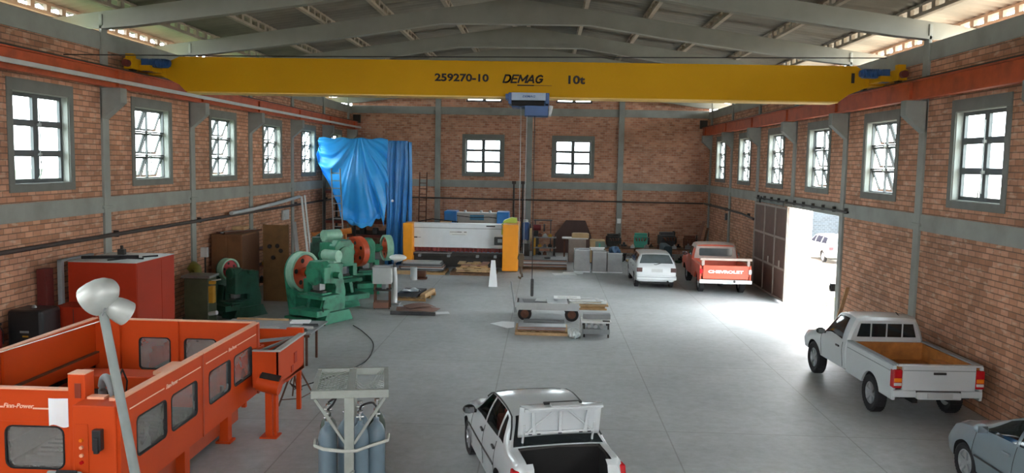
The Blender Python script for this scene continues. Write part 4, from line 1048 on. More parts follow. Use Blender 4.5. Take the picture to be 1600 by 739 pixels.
# electrical cabinets
ec = thing('electrical_cabinet', 'large red orange electrical cabinet against the brick wall with a pale littered top', 'cabinet', (-8.62, 18.42, 0))
MB().bb((-.76, -.92, .08), (.76, .92, 2.55)).build('body', M['redor'], ec, bevel=.01)
MB().bb((-.76, -.92, 2.55), (.76, .92, 2.565)).build('top', M['lgrey'], ec)
MB().bb((.755, .25, .2), (.768, .26, 2.5)).bb((.755, -.9, .2), (.77, -.88, 2.5)).build('door_edge', M['redor'], ec)
MB().bb((-.76, -.9, 0), (.76, .9, .08)).build('plinth', M['dark'], ec)
MB().box((.25, -.925, 1.5), (.16, .01, .04)).box((.45, -.925, 1.5), (.14, .01, .04)).build('label_plate', mat('pale_label', 'B7A88A', .6), ec)
tag(MB().cyl((-9.3, 17.9, 2.605), (-8.2, 18.3, 2.605), .035, n=8).build('black_rod', M['black']), 'long black rod lying on top of the big red orange cabinet', 'rod')
tag(MB().tube([(-8.6, 17.7, 2.585), (-8.3, 18.0, 2.60), (-8.0, 18.1, 2.585), (-8.15, 18.4, 2.59), (-7.95, 18.7, 2.585)], .02, 6).build('cable_offcut', M['black']), 'black cable offcut curled on the pale cabinet top', 'cable')
tag(MB().box((-8.9, 18.9, 2.63), (.16, .12, .13)).cyl((-8.9, 18.9, 2.69), (-8.9, 18.9, 2.78), .035).build('small_motor', M['dark'], bevel=.01), 'small dark fitting standing on the far edge of the cabinet top', 'fitting')
fp = MB().bb((-9.5, 17.3, 0), (-9.4, 17.4, 2.62)).bb((-9.5, 17.3, 2.57), (-9.395, 18.6, 2.62)); tag(fp.build('post', M['grey'], bevel=.008), 'grey steel post standing at the near left corner of the large cabinet', 'post')
tag(MB().bb((-9.74, 16.95, 0), (-9.55, 17.25, 2.45)).bb((-9.56, 16.98, .2), (-9.53, 17.22, 2.3)).build('narrow_cabinet', mat('dark_red_paint', '5A1A16', .6), bevel=.01), 'narrow dark red upright cabinet between the grey post and the wall', 'cabinet')
lb = thing('machine_cabinet', 'low red cabinet standing in front of the large red orange cabinet', 'cabinet', (-8.72, 16.95, 0))
MB().bb((-.5, -.32, .06), (.42, .32, 1.72)).build('body', M['redor'], lb, bevel=.01); MB().bb((-.06, -.328, .15), (-.05, -.32, 1.68)).build('door_gap', M['dark'], lb); MB().bb((-.46, -.3, 0), (.4, .3, .06)).build('plinth', M['dark'], lb)
cp = thing('compressor', 'dark blue black rounded machine with small pale and yellow labels by the left wall', 'machine', (-9.3, 16.15, 0))
MB().bb((-.36, -.34, .1), (.36, .34, 1.78)).build('body', mat('blue_black_plastic', '15191D', .4), cp, bevel=.07)
MB().box((.0, -.342, 1.35), (.18, .01, .04)).build('name_label', M['grey'], cp); MB().box((.02, -.342, 1.26), (.12, .01, .03)).build('yellow_label', M['ylw'], cp)
for x in (-.25, .25): MB().cyl((x, -.2, 0), (x, -.2, .1), .05).cyl((x, .2, 0), (x, .2, .1), .05).build('foot', M['black'], cp)
MB().sph((.0, 0, 1.79), .05).build('filler_cap', M['grey'], cp)
fe = thing('fire_extinguisher', 'red fire extinguisher hanging on the brick wall at the far left', 'extinguisher', (-9.68, 15.55, 0))
MB().lathe([(.001, .95), (.075, .96), (.08, 1.0), (.08, 1.38), (.06, 1.45), (.025, 1.48), (.025, 1.52)], n=18).build('cylinder', mat('extinguisher_red', '8E1A1E', .35), fe, smooth=40)
MB().box((.02, 0, 1.55), (.14, .03, .05)).tube([(.05, 0, 1.53), (.1, .03, 1.4), (.09, .04, 1.15)], .012, 6).build('valve_and_hose', M['black'], fe); MB().box((-.09, 0, 1.3), (.1, .05, .3)).build('wall_bracket', M['dark'], fe)

# floodlight on a leaning pole
fl = thing('floodlight', 'grey leaning pole carrying two metal floodlight heads in front of the orange enclosure', 'lamp', (0, 0, 0))
MB().cyl((-3.42, 9.0, .03), (-3.965, 9.0, 3.13), .058, .05, n=16).build('pole', M['pole'], fl, smooth=40)
MB().lathe([(.001, .0), (.22, .0), (.22, .03), (.07, .05), (.07, .12)], o=(-3.42, 9, 0), n=20).build('foot_plate', M['pole'], fl)
def lamp_head(p, d, sc, m):
    q = Vector(d).normalized().to_track_quat('Z', 'Y').to_matrix().to_4x4(); mm = Matrix.Translation(p) @ q @ Matrix.Scale(sc, 4)
    o = MB().lathe([(.02, -.20), (.08, -.185), (.125, -.13), (.155, -.05), (.168, .03), (.17, .12), (.16, .12), (.15, .0), (.10, -.10)], n=24, m=mm).build('lamp_head', m, fl, smooth=40)
    MB().sph(mm @ Vector((0, 0, -.02)), .05*sc).build('bulb', M['clear'], o, smooth=60)
    c = MB().lathe([(.001, .108), (.16, .108)], n=24, m=mm).build('front_glass', M['glass'], o)
lamp_head((-4.0, 9.0, 3.32), (-.80, .10, -.55), 1.12, M['floodw'])
lamp_head((-3.83, 9.10, 3.14), (.55, .6, -.55), .85, M['floodw'])
MB().box((-3.97, 9.0, 3.17), (.07, .07, .12)).tube([(-3.95, 8.95, 3.1), (-3.9, 8.93, 3.18), (-3.93, 8.95, 3.25)], .012, 6).build('clamp', M['grey'], fl)
tag(MB().tube(spl([(-4.01, 9.0, 3.02), (-5.0, 9.36, 2.68), (-6.1, 9.75, 2.31), (-7.18, 10.15, 1.95)]), .006, 6).build('lamp_cable', M['lgrey']), 'thin pale cable running from the floodlight pole down to the back of the orange enclosure', 'cable')

# steel work table and what lies on it
wt = thing('work_table', 'grey steel work table behind the orange enclosure, with thin legs', 'table', (-5.4, 19.35, 0))
MB().bb((-1.35, -.75, .84), (1.05, .75, .88)).build('table_top', M['sheetm'], wt, bevel=.004)
MB().bb((-1.3, -.72, .77), (1.0, -.68, .84)).bb((-1.3, .68, .77), (1.0, .72, .84)).build('apron', M['rust'], wt)
for x, y in ((.82, -.3), (.82, .55), (-1.2, -.6), (-1.2, .6)): MB().bb((x-.025, y-.025, 0), (x+.025, y+.025, .84)).build('leg', M['rust'], wt)
tag(MB().box((-4.95, 19.82, .901), (.46, .34, .04), rz=.1).build('white_board', M['paper'], bevel=.005), 'small white board lying on the grey work table', 'board')
tag(MB().bb((-6.6, 20.0, .88), (-5.3, 20.06, .92)).build('pale_strip', M['timber'], rz=0), 'long pale strip lying along the far edge of the work table', 'strip')
for k, (x, y, rz_, l) in enumerate(((-4.75, 18.82, .1, .5), (-4.72, 19.12, -.1, .6), (-4.6, 19.42, .1, .4), (-5.5, 19.0, .2, .55))):
    tag(MB().box((0, 0, .01), (l, .12, .012)).box((0, .05, .03), (l*.9, .012, .04)).build('metal_offcut', M['lgrey'] if k % 2 else M['dsheet'], loc=(x, y, .88+.001*k), rz=rz_), 'bent metal offcut lying in the loose scatter on the grey work table', 'offcut', 'metal offcuts on the work table')
tr = thing('trestle', 'thin rusty welding trestle with hoses hanging beside the orange bin', 'trestle', (-3.95, 16.1, 0))
for (a, b) in (((-.25, -.3, 0), (-.08, -.05, .6)), ((.14, -.12, 0), (-.02, -.02, .6)), ((.27, .43, 0), (.05, .15, .62)), ((-.2, .45, 0), (-.05, .15, .62))): MB().bar(a, b, .025).build('leg', M['rust'], tr)
MB().bar((-.08, -.08, .6), (.03, .2, .62), .05).build('top_bar', M['rust'], tr); MB().bar((-.22, -.25, .12), (.13, -.11, .12), .015).bar((.13, -.11, .12), (.24, .38, .12), .015).build('tie_rod', M['rust'], tr)
for k in range(4): MB().tube([(-.05+.03*k, .0, .64), (.05+.03*k, -.06, .7-.06*k), (.1, -.14, .5-.07*k), (.02+.05*k, -.12, .3), (-.08, -.1, .42), (-.02, .0, .6)], .011, 6).build('hose', M['dark' if k % 2 else 'rust'], tr, smooth=60)
MB().sph((.12, -.13, .34), .05).build('torch', M['black'], tr, smooth=60)
tag(MB().tube(spl([(-4.2, 17.2, .012), (-3.7, 18.2, .012), (-3.3, 19.6, .012), (-3.5, 21.5, .012), (-4.1, 23.0, .012), (-4.6, 23.9, .012)]), .012, 6).build('floor_cable', M['black']), 'black cable snaking over the floor between work table and green presses', 'cable')

# ---------------------------------------------------------------- presses
def flywheel(parent, x, z, r, w, rim, disc, holes=5, name='flywheel'):
    f = MB().lathe([(r*.86, x-w/2), (r, x-w/2), (r*1.0, x+w/2), (r*.86, x+w/2), (r*.84, x+w*.3), (r*.84, x-w*.3)], 'x', (0, 0, z), n=40, close=True).build(name, rim, parent, smooth=35)
    d = MB().cyl((x-w*.18, 0, z), (x+w*.22, 0, z), r*.86, n=40).cyl((x-w*.55, 0, z), (x+w*.75, 0, z), r*.24, n=20)
    do = d.build('disc', disc, f, smooth=35)
    for q in range(holes):
        a = 2*pi*q/holes+.5
        MB().cyl((x-w*.2, r*.56*cos(a), z+r*.56*sin(a)), (x+w*.235, r*.56*cos(a), z+r*.56*sin(a)), r*.12, n=14).build('lightening_hole', M['ink'], do)
    return f
def press(label, loc, rz, k=1.0, zf=1.42, r=.6, side=-1, rim='pgreen', disc='flyor', body='green', guard=True, motor=True, bx=.95, dh=.38):
    root = thing('power_press', label, 'press', loc, rz); s = side; G = M[body]
    flywheel(root, 0, zf, r, .24, M[rim], M[disc])
    MB().cyl((.1, 0, zf), (bx+.55*k, 0, zf), .10*k, n=18).cyl((.3, 0, zf), (.52, 0, zf), .16*k, n=18).build('crankshaft', G, root, smooth=40)
    # C-shaped frame: outline in (y, z), s = working side
    H = zf+dh*k
    C = [(-.45*s, .30), (.55*s, .30), (.55*s, .42), (.42*s, .78*k), (-.02*s, .82*k), (-.06*s, 1.05*k), (.0, 1.16*k), (.38*s, 1.2*k), (.42*s, H-.1), (.2*s, H), (-.25*s, H-.05), (-.5*s, .9*k)]
    for dx in (-.27*k, .27*k):
        MB().prism(C, 'x', bx+dx-.06, bx+dx+.06).build('side_frame', G, root, bevel=.02)
    MB().bb((bx-.27*k, min(-.45*s, -.2*s), .35), (bx+.27*k, max(-.45*s, -.2*s), H-.08)).build('back_web', G, root, bevel=.03)
    MB().prism([(bx-.36*k, 1.2*k), (bx+.36*k, 1.2*k), (bx+.36*k, H-.12), (bx+.22*k, H+.06), (bx-.22*k, H+.06), (bx-.36*k, H-.12)], 'y', min(.18*s, .5*s), max(.18*s, .5*s)).build('head', G, root, bevel=.03)
    MB().cyl((bx, .5*s, zf-.02), (bx, .56*s, zf-.02), .26*k, n=28).build('crank_cover', G, root, smooth=40, bevel=.01)
    ra = MB().bb((bx-.13*k, min(.2*s, .44*s), .98*k), (bx+.13*k, max(.2*s, .44*s), 1.35*k)).cyl((bx, .32*s, .88*k), (bx, .32*s, 1.0*k), .05).build('ram', M['sheetm'], root, bevel=.01)
    tb = MB().bb((bx-.5*k, min(-.05*s, .72*s), .76*k), (bx+.5*k, max(-.05*s, .72*s), .86*k)).bb((bx-.3*k, min(.1*s, .5*s), .86*k), (bx+.3*k, max(.1*s, .5*s), .91*k)).build('bolster_table', G, root, bevel=.01)
    MB().box((bx, .35*s, .94*k), (.5*k, .16, .05)).build('die_set', M['dark'], tb)
    MB().prism([(-.62, 0), (.68, 0), (.62, .1), (.5, .34), (-.5, .34), (-.6, .1)], 'x', bx-.48*k, bx+.48*k).build('base', G, root, bevel=.02)
    MB().bb((bx-.62*k, min(.4*s, .95*s), .28), (bx+.5*k, max(.4*s, .95*s), .46)).build('tray', G, root, bevel=.015)
    if guard:
        pts = [(r*1.02*cos(a), zf+r*1.02*sin(a)) for a in [pi*i/16 for i in range(17)]]+[(-r*.98, zf-.2), (-.42, .12), (.42, .12), (r*.98, zf-.2)]
        MB().prism(pts, 'x', -.17, -.12).build('belt_guard', G, root, bevel=.01)
        MB().prism([(-r*.9, zf-.45), (-.42, .12), (.42, .12), (r*.9, zf-.45), (r*.5, zf-.58), (-r*.5, zf-.58)], 'x', -.12, .16).build('lower_guard', G, root, bevel=.02)
        MB().cyl((-.2, 0, .06), (.25, 0, .06), .06).box((0, 0, .04), (.7, .9, .08)).build('foot_plate', M[body], root, bevel=.02)
    if motor:
        mo = MB().cyl((bx-.35*k, -.32*s, H+.16), (bx+.2*k, -.32*s, H+.16), .17*k, n=24).sph((bx-.35*k, -.32*s, H+.16), .17*k, (.5, 1, 1)).box((bx-.1, -.32*s, H-.02), (.5*k, .32, .06)).build('motor', M['pgreen' if body == 'green' else body], root, smooth=40)
    le = MB().bar((bx+.3*k, .5*s, .5), (bx+.55*k, .75*s, .44), .03).build('lever', M['dark'], root); MB().bar((bx+.42*k, .45*s, 1.0*k), (bx+.75*k, .62*s, 1.06*k), .025).build('lever', M['dark'], root)
    cb_ = MB().box((bx-.46*k, .3*s, 1.08*k), (.18, .22, .42)).build('switch_box', G, root, bevel=.02)
    return root
press('green power press with an orange faced flywheel nearest the orange enclosure', (-6.42, 25.0, 0), radians(-27), 1.0, 1.42, .62)
press('second green power press with a bright orange flywheel turned towards the blue tarpaulin', (-5.42, 28.0, 0), radians(-127), 1.12, 1.75, .52, side=1, rim='flyor', guard=False)
press('dull green press mostly hidden behind the first two, with a spoked dark wheel', (-6.9, 29.6, 0), radians(-75), 1.05, 1.7, .55, rim='dgreen', disc='dgreen', body='dgreen', motor=False)
press('green press farthest back with a pinkish pulley beside the blue tarpaulin', (-4.9, 30.6, 0), radians(-150), .95, 1.62, .48, side=1, rim='pgreen', disc='flyor', motor=False, guard=False)
press('small dark green press with a red and white flywheel in front of the brown cabinets', (-8.86, 25.3, 0), radians(-30), .62, 1.40, .34, rim='pgreen', disc='flyred', body='dgreen', motor=False, bx=.72, dh=.12)
ol = thing('surface_grinder', 'boxy olive green machine with a pale top tray and yellow fittings', 'machine', (-8.95, 23.4, 0))
MB().bb((-.36, -.3, 0), (.36, .3, 1.42)).build('body', M['olive'], ol, bevel=.03); MB().bb((-.42, -.36, 1.42), (.42, .36, 1.49)).build('top_tray', M['sheetm'], ol, bevel=.01)
MB().box((.42, -.2, .95), (.16, .2, .5)).box((.46, -.26, 1.3), (.2, .1, .1)).build('side_gearbox', M['ylw'], ol, bevel=.03); MB().bar((.42, -.2, 1.34), (.7, -.25, 1.4), .04).cyl((.38, -.3, .4), (.62, -.36, .45), .06).build('lever', M['lgrey'], ol)
pm = thing('drill_press', 'curved olive yellow drill machine standing by the wall beside the olive machine', 'machine', (-9.5, 24.1, 0))
MB().bb((-.2, -.25, 0), (.22, .25, .12)).cyl((0, 0, .1), (0, 0, 1.1), .09).build('base', M['olive'], pm, bevel=.01)
MB().tube([(0, 0, 1.0), (-.02, 0, 1.3), (.02, -.05, 1.55), (.12, -.12, 1.66), (.26, -.2, 1.6), (.3, -.24, 1.45)], [.12, .13, .14, .14, .12, .1], 12).build('arched_head', mat('olive_yellow_paint', '6C6A2C', .6), pm, smooth=60)
MB().cyl((.3, -.24, 1.1), (.3, -.24, 1.5), .04).box((.28, -.22, .95), (.3, .28, .05)).build('spindle_and_table', M['lgrey'], pm)
pb = thing('switch_box', 'small pale switch box high on a stand beside the large red orange cabinet', 'box', (-9.3, 24.6, 0))
MB().bb((-.02, -.02, 0), (.02, .02, 1.9)).build('stand', M['dark'], pb); MB().box((0, -.03, 2.0), (.22, .14, .3)).build('box', M['lgrey'], pb, bevel=.02)

# cabinets by the wall
wc_ = thing('storage_cabinet', 'wide rusty brown steel cabinet against the left wall with rods piled on top', 'cabinet', (-9.2, 26.85, 0))
MB().bb((-.5, -.8, 0), (.5, .8, 2.42)).build('body', M['browns'], wc_, bevel=.01)
for x0, x1 in ((-.48, -.01), (.01, .48)):
    d = MB().bb((x0, -.815, .06), (x1, -.8, 2.38)).build('door', M['browns'], wc_, bevel=.006); MB().box((x1-.06 if x0 < -.1 else x0+.06, -.825, 1.2), (.03, .03, .14)).build('handle', M['dark'], d)
MB().bb((.5, -.78, .1), (.51, .78, 2.36)).build('side_sheet', mat('brown_side_sheet', '5A3822', .7, var=.15), wc_)
for k in range(3): tag(MB().cyl((-9.55+.12*k, 26.15, 2.455+.0*k), (-9.0+.2*k, 27.6, 2.455), .03, n=8).build('steel_rod', M['rust' if k != 1 else 'steel']), 'steel rod lying with others on top of the wide brown cabinet', 'rod', 'rods on the wide brown cabinet')
tag(MB().bb((-9.35, 26.9, 2.49), (-8.95, 27.4, 2.60)).build('flat_box', M['timber'], bevel=.01), 'flat pale box lying on the far end of the wide brown cabinet', 'box')
pl = thing('plywood_panel', 'tall brown plywood panel with four dark round holes standing right of the wide cabinet', 'panel', (-8.15, 27.75, 0))
bo = MB().bb((-.43, -.03, 0), (.43, .03, 2.62)).build('board', M['ply'], pl, bevel=.004)
MB().bb((.38, -.05, 0), (.44, .05, 2.64)).bb((-.44, -.05, 0), (-.38, .05, 2.64)).bb((-.43, .03, 0), (.43, .5, .06)).bb((.38, .03, 0), (.43, .5, .9)).build('frame', M['ply'], pl)
for x, z in ((-.22, 1.88), (.05, 1.9), (.17, 1.74), (-.1, 1.5)): MB().cyl((x, -.036, z), (x, -.03, z), .075, n=18).build('round_hole', M['ink'], bo)

# things leaning and hanging by the wall before the tarpaulin
for k, (a, b, w) in enumerate((((-9.15, 35.2, .1), (-9.6, 35.6, 3.25), .10), ((-9.02, 35.25, .1), (-9.48, 35.65, 3.3), .08))):
    tag(MB().bar(a, b, w, .03).build('leaning_batten', M['lgrey']), 'long pale metal batten leaning on the wall left of the ladder', 'batten', 'pale battens leaning left of the ladder')
tag(MB().bar((-9.2, 34.0, .0), (-9.62, 34.6, 2.2), .16, .04).build('leaning_channel', M['alu']), 'short silvery channel leaning on the wall in front of the pale battens', 'channel')
tag(MB().bb((-9.78, 33.4, 2.35), (-9.70, 34.2, 2.75)).bb((-9.70, 33.55, 2.48), (-9.68, 34.05, 2.62)).build('fuse_panel', M['lgrey'], bevel=.01), 'pale rectangular fuse panel fixed on the wall left of the tarpaulin', 'panel')
tag(MB().tube([(-9.6, 27.5, 3.0), (-9.58, 29.5, 3.02), (-9.58, 32, 3.1), (-9.58, 35.2, 3.25)], .07, 8).build('rolled_sheet', M['lgrey'], smooth=50), 'long pale rolled sheet slung along the wall above the brown cabinets', 'roll')
rk = thing('parts_rack', 'cluttered dark parts rack behind the green presses by the left wall', 'rack', (-9.3, 30.4, 0))
for x in (-.35, .4):
    for y in (-.6, .6): MB().bb((x-.03, y-.03, 0), (x+.03, y+.03, 1.9)).build('post', M['dark'], rk)
for z in (.3, .9, 1.5): MB().bb((-.4, -.65, z), (.45, .65, z+.04)).build('shelf', M['rust'], rk)
rnd = random.Random(3)
for k in range(14):
    z = (.34, .94, 1.54)[k % 3]; x = -9.3+rnd.uniform(-.2, .2); y = 30.4+(-.42+.21*(k//3))
    z += .004; d = rnd.uniform(.06, .085); mm = [M['dark'], M['ylw'], M['sheetm'], M['blue'], M['dgreen']][k % 5]
    o = MB().cyl((0, 0, 0), (0, 0, d*1.6), d, d*.9, n=14).cyl((0, 0, d*1.6), (0, 0, d*2.0), d*.4, n=10) if k % 2 else MB().box((0, 0, d), (d*2, d*1.8, d*2)).box((0, 0, d*2.1), (d*.8, d*.8, d*.3))
    tag(o.build('machine_part', mm, loc=(x, y, z), bevel=.006), 'loose machine part standing on the dark rack behind the green presses', 'machine part', 'machine parts on the dark rack')
tag(MB().cyl((-8.5, 33.5, 1.75), (-7.0, 33.9, 1.95), .12, n=14).cyl((-8.55, 33.48, 1.74), (-8.5, 33.5, 1.75), .15).bb((-8.4, 33.4, 0), (-8.3, 33.6, 1.65)).bb((-7.3, 33.7, 0), (-7.2, 33.9, 1.8)).build('orange_roller', mat('dirty_orange_paint', 'B4661E', .6, var=.2)), 'dirty orange roller on supports between the ladder and the green presses', 'roller')

# ---------------------------------------------------------------- tarpaulin over a rack, ladder
rk = thing('pallet_rack', 'tall dark steel rack with red brown beams standing under the blue tarpaulin', 'rack', (0, 0, 0))
for x in (-9.33, -7.9, -6.35, -5.5):
    for y in (38.35, 40.6):
        q = x-(.45 if y > 40 and x > -6 else 0)
        MB().bb((q-.05, y-.05, 0), (q+.05, y+.05, 5.7)).build('upright', M['dark'], rk)
for z in (.6, 1.25, 1.9, 3.3, 5.55):
    for y in (38.35, 40.6): MB().bb((-9.33, y-.03, z), (-5.5 if y < 40 else -5.95, y+.03, z+.12)).build('beam', mat('red_brown_beam', '6A2E20', .7, var=.2), rk)
    MB().prism([(-9.35, 38.4), (-5.55, 38.4), (-6.0, 40.6), (-9.35, 40.6)], 'z', z+.12, z+.15).build('shelf_board', M['dark'], rk)
rnd = random.Random(5)
for k in range(12):
    x = -9.1+.3*k; zz = (.75, 1.40)[k % 2]
    tag(MB().bb((-.12, -.2, 0), (.12, .2, .22)).bb((-.1, -.18, .22), (.1, .18, .28)).build('stored_box', [M['rust'], M['dark'], M['ply'], M['dsheet']][k % 4], loc=(x, 38.75, zz+.004), bevel=.01), 'dark box on the lower shelves of the rack under the tarpaulin', 'box', 'boxes on the rack under the tarpaulin')
tp = thing('tarpaulin', 'huge bright blue tarpaulin draped in folds over a tall rack', 'tarpaulin', (0, 0, 0))
XA, XB, YT, ZT = -9.48, -6.28, 38.05, 5.86
ub = pchip([0, .03, .10, .22, .36, .5, .62, .74, .86, .95, 1], [4.9, 4.35, 3.9, 3.1, 2.35, 2.0, 1.88, 1.95, 2.3, 2.25, 2.0])
def drape(u, v):
    x = XA+(XB-XA)*u; zb = ub(u); z = ZT-(ZT-zb)*v+.03*sin(u*23)*(1-v)
    # folds fan out from a gathered point near the top right
    ang = math.atan2((u-.58)*3.4, .3+v*3.2)
    amp = (.05+.22*v)*(.75+.25*sin(u*9))
    y = YT-.12-.30*sin(pi*min(1, v*1.15))*sin(pi*min(max(u, .02), .98))**.5 - amp*(.5*sin(ang*19)+.32*sin(ang*31+1.3)+.18*sin(ang*53+.5))
    if v > .93: y -= .10*(v-.93)/.07
    x += .10*sin(ang*12)*v
    return (x, y, z)
MB().grid(drape, 110, 60).build('front_drape', M['tarp'], tp, smooth=1, solid=.006)
def hem(u, v):
    p = drape(.35+.65*u, 1.0); a = v*2*pi
    return (p[0], p[1]+.05*cos(a)*(1+.5*sin(u*40))-.03, p[2]+.11*sin(a)*(1+.4*sin(u*33)))
MB().grid(hem, 60, 10).build('gathered_hem', M['tarp'], tp, smooth=1)
def sheet(u, v):
    x = -6.38+.98*u; z = 5.78-(5.72)*v; y = 37.95+.07*sin(u*17+v*2)*(.4+v)+.05*sin(u*31+v*5)
    if u > .9: y += (u-.9)*4
    return (x+.10*sin(v*7)*(u-.5), y-.08*sin(v*pi), max(z, .02))
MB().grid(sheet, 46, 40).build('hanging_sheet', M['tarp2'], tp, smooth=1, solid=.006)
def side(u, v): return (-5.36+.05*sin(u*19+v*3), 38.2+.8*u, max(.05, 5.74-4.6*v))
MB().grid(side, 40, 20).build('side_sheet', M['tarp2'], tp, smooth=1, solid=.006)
def lside(u, v): return (-9.50+.04*sin(u*15), YT+2.8*u, 5.84-(1.0+1.5*u)*v)
MB().grid(lside, 24, 12).build('left_sheet', M['tarp'], tp, smooth=1, solid=.006)
def topc(u, v):
    return (-9.50+(4.14-.45*v)*u, YT-.05+2.9*v, 5.80+.05*sin(u*14)*sin(v*6)-.06*u)
MB().grid(topc, 40, 14).build('top_cover', M['tarp'], tp, smooth=1, solid=.006)
MB().sph((-6.05, 37.85, 3.02), .08, (1, .5, .8)).build('tie_knot', M['paper'], tp, smooth=60)
ld = thing('ladder', 'tall aluminium ladder leaning against the front of the blue tarpaulin', 'ladder', (0, 0, 0))
a0, a1 = Vector((-8.02, 36.0, 0.0)), Vector((-8.55, 37.35, 4.45))
for dx in (-.20, .20): MB().bar(a0+Vector((dx*1.1, 0, 0)), a1+Vector((dx, 0, 0)), .05, .07).build('rail', M['alu'], ld)
for k in range(13):
    q = a0.lerp(a1, (k+.6)/13.2); MB().cyl(q+Vector((-.2, 0, 0)), q+Vector((.2, 0, 0)), .02, n=8).build('rung', M['alu'], ld)
l2 = thing('step_ladder', 'rusty red ladder standing against the end wall between tarpaulin and column', 'ladder', (0, 0, 0))
for dx in (-.2, .2): MB().bar((-5.75+dx, 45.1, 0), (-5.75+dx, 45.55, 4.25), .05, .06).build('rail', M['rust'], l2)
for k in range(13): MB().cyl((-5.95, 45.12+.033*k, .25+.31*k), (-5.55, 45.12+.033*k, .25+.31*k), .02, n=8).build('rung', M['rust'], l2)

# ================================================================ FAR END AND FLOOR
M.update(
    pbor=mat('press_brake_orange', 'F09A10', .45, var=.04), pbw=mat('press_brake_white', 'D6DCE0', .4, var=.04), skyb=mat('bright_machine_blue', '1F78C0', .4, var=.06),
    mblue=mat('muted_screen_blue', '3A7A9C', .4, var=.08), lime=mat('lime_green_guard', 'A9C04A', .5, var=.1), finger=mat('dark_red_clamp', '7A2A28', .5, var=.3, scale=6),
    pallet=mat('pallet_wood', 'A8875C', .85, var=.25, scale=5), dpallet=mat('dark_pallet_wood', '6A4E38', .85, var=.3, scale=5), brownsheet=mat('brown_primed_sheet', '8A6454', .6, var=.15, scale=2),
    plastic=mat('milky_plastic_film', 'C6CED0', .3, var=.08), tealp=mat('teal_green_machine', '3E9A84', .5, var=.12), card=mat('cardboard', 'B39A72', .85, var=.1), darksteel=mat('dark_brown_plate', '4A3530', .7, var=.15, scale=2))

def pallet(label, loc, rz, w, d, h=.13, m='pallet', group=None):
    p = thing('pallet', label, 'pallet', loc, rz, group)
    for k in range(7):
        x = -w/2+.05+(w-.1)*k/6; MB().box((x, 0, h-.012), (.10, d, .022)).build('top_board', M[m], p)
    for y in (-d/2+.05, 0, d/2-.05):
        MB().box((0, y, .05), (w, .09, .075)).build('bearer', M[m], p); MB().box((0, y, .008), (w, .09, .016)).build('bottom_board', M[m], p)
    MB().box((0, 0, h-.034), (w, .1, .02)).build('cross_board', M[m], p)
    return p

# press brake --------------------------------------------------------------------
pb = thing('press_brake', 'big white sheet metal shear with orange end columns, before the end wall', 'machine', (0, 0, 0))
MB().bb((-5.38, 36.85, 0), (-4.93, 37.75, 2.10)).build('end_column', M['pbor'], pb, bevel=.05)
MB().bb((-.88, 36.75, .03), (-.18, 39.2, 2.12)).build('end_column', M['pbor'], pb, bevel=.03)
MB().bb((-4.93, 37.3, .98), (-.88, 37.55, 1.98)).build('front_beam', M['pbw'], pb, bevel=.012)
MB().bb((-4.95, 37.25, 1.88), (-.86, 37.7, 2.09)).build('top_beam', M['pbw'], pb, bevel=.015)
MB().bb((-5.05, 37.29, 1.855), (-.88, 37.3, 1.88)).build('joint_line', M['grey'], pb)
MB().bb((-1.65, 37.235, 1.965), (-1.25, 37.25, 2.02)).build('name_plate', M['blackp'], pb)
bd = MB().bb((-3.32, 37.28, 1.56), (-2.52, 37.30, 1.74)).build('maker_badge', M['white'], pb)
MB().bb((-3.3, 37.272, 1.69), (-2.95, 37.28, 1.705)).bb((-2.95, 37.272, 1.685), (-2.76, 37.28, 1.71)).bb((-2.66, 37.272, 1.685), (-2.54, 37.28, 1.712)).bb((-3.2, 37.272, 1.575), (-2.6, 37.28, 1.583)).build('badge_lettering', M['ink'], bd)
MB().bb((-4.95, 37.285, 1.40), (-4.78, 37.3, 1.45)).bb((-4.76, 37.285, 1.415), (-4.62, 37.3, 1.43)).build('small_plate', M['blackp'], pb)
MB().bb((-5.0, 37.42, .80), (-.9, 37.6, .98)).build('clamp_beam', M['finger'], pb)
for k in range(20): MB().cyl((-4.85+.2*k, 37.40, .79), (-4.85+.2*k, 37.40, .96), .05, n=10).build('hold_down_clamp', M['finger'], pb)
MB().bb((-5.0, 37.1, .62), (-.9, 37.9, .74)).bb((-5.0, 37.3, .1), (-.9, 37.8, .62)).build('bed', M['dark'], pb, bevel=.01)
for x in (-4.6, -3.3, -2.0, -1.2): MB().bb((x-.06, 36.75, .60), (x+.06, 37.3, .70)).build('support_arm', M['grey'], pb)
MB().bb((-4.9, 37.05, .72), (-3.2, 37.5, .77)).build('table_plate', M['sheetm'], pb)
cbx = MB().box((-1.05, 36.95, 1.36), (.42, .22, .36)).build('control_box', M['blackp'], pb, bevel=.02)
MB().box((-1.0, 36.835, 1.38), (.2, .01, .16)).build('screen', M['grey'], cbx); MB().box((-.86, 36.835, 1.28), (.05, .012, .05)).build('button', M['lgrey'], cbx)
MB().prism([(-.95, 2.05), (-.9, 2.22), (-.55, 2.36), (-.3, 2.34), (-.28, 2.12)], 'y', 37.8, 38.4).build('side_guard', M['lime'], pb, bevel=.02)
MB().bb((-.96, 37.25, 1.62), (-.88, 37.5, 2.12)).build('green_strip', M['lime'], pb)
MB().bb((-.75, 37.0, 0), (-.3, 37.4, .03)).build('levelling_foot', M['white'], pb)
MB().tube([(-4.8, 37.9, 2.1), (-4.2, 38.0, 2.22), (-3.4, 38.0, 2.14), (-3.0, 37.9, 2.1)], .025, 6).build('top_cable', M['black'], pb)
MB().box((-3.55, 37.9, 2.11), (.5, .3, .04)).build('top_cover', M['timber'], pb)

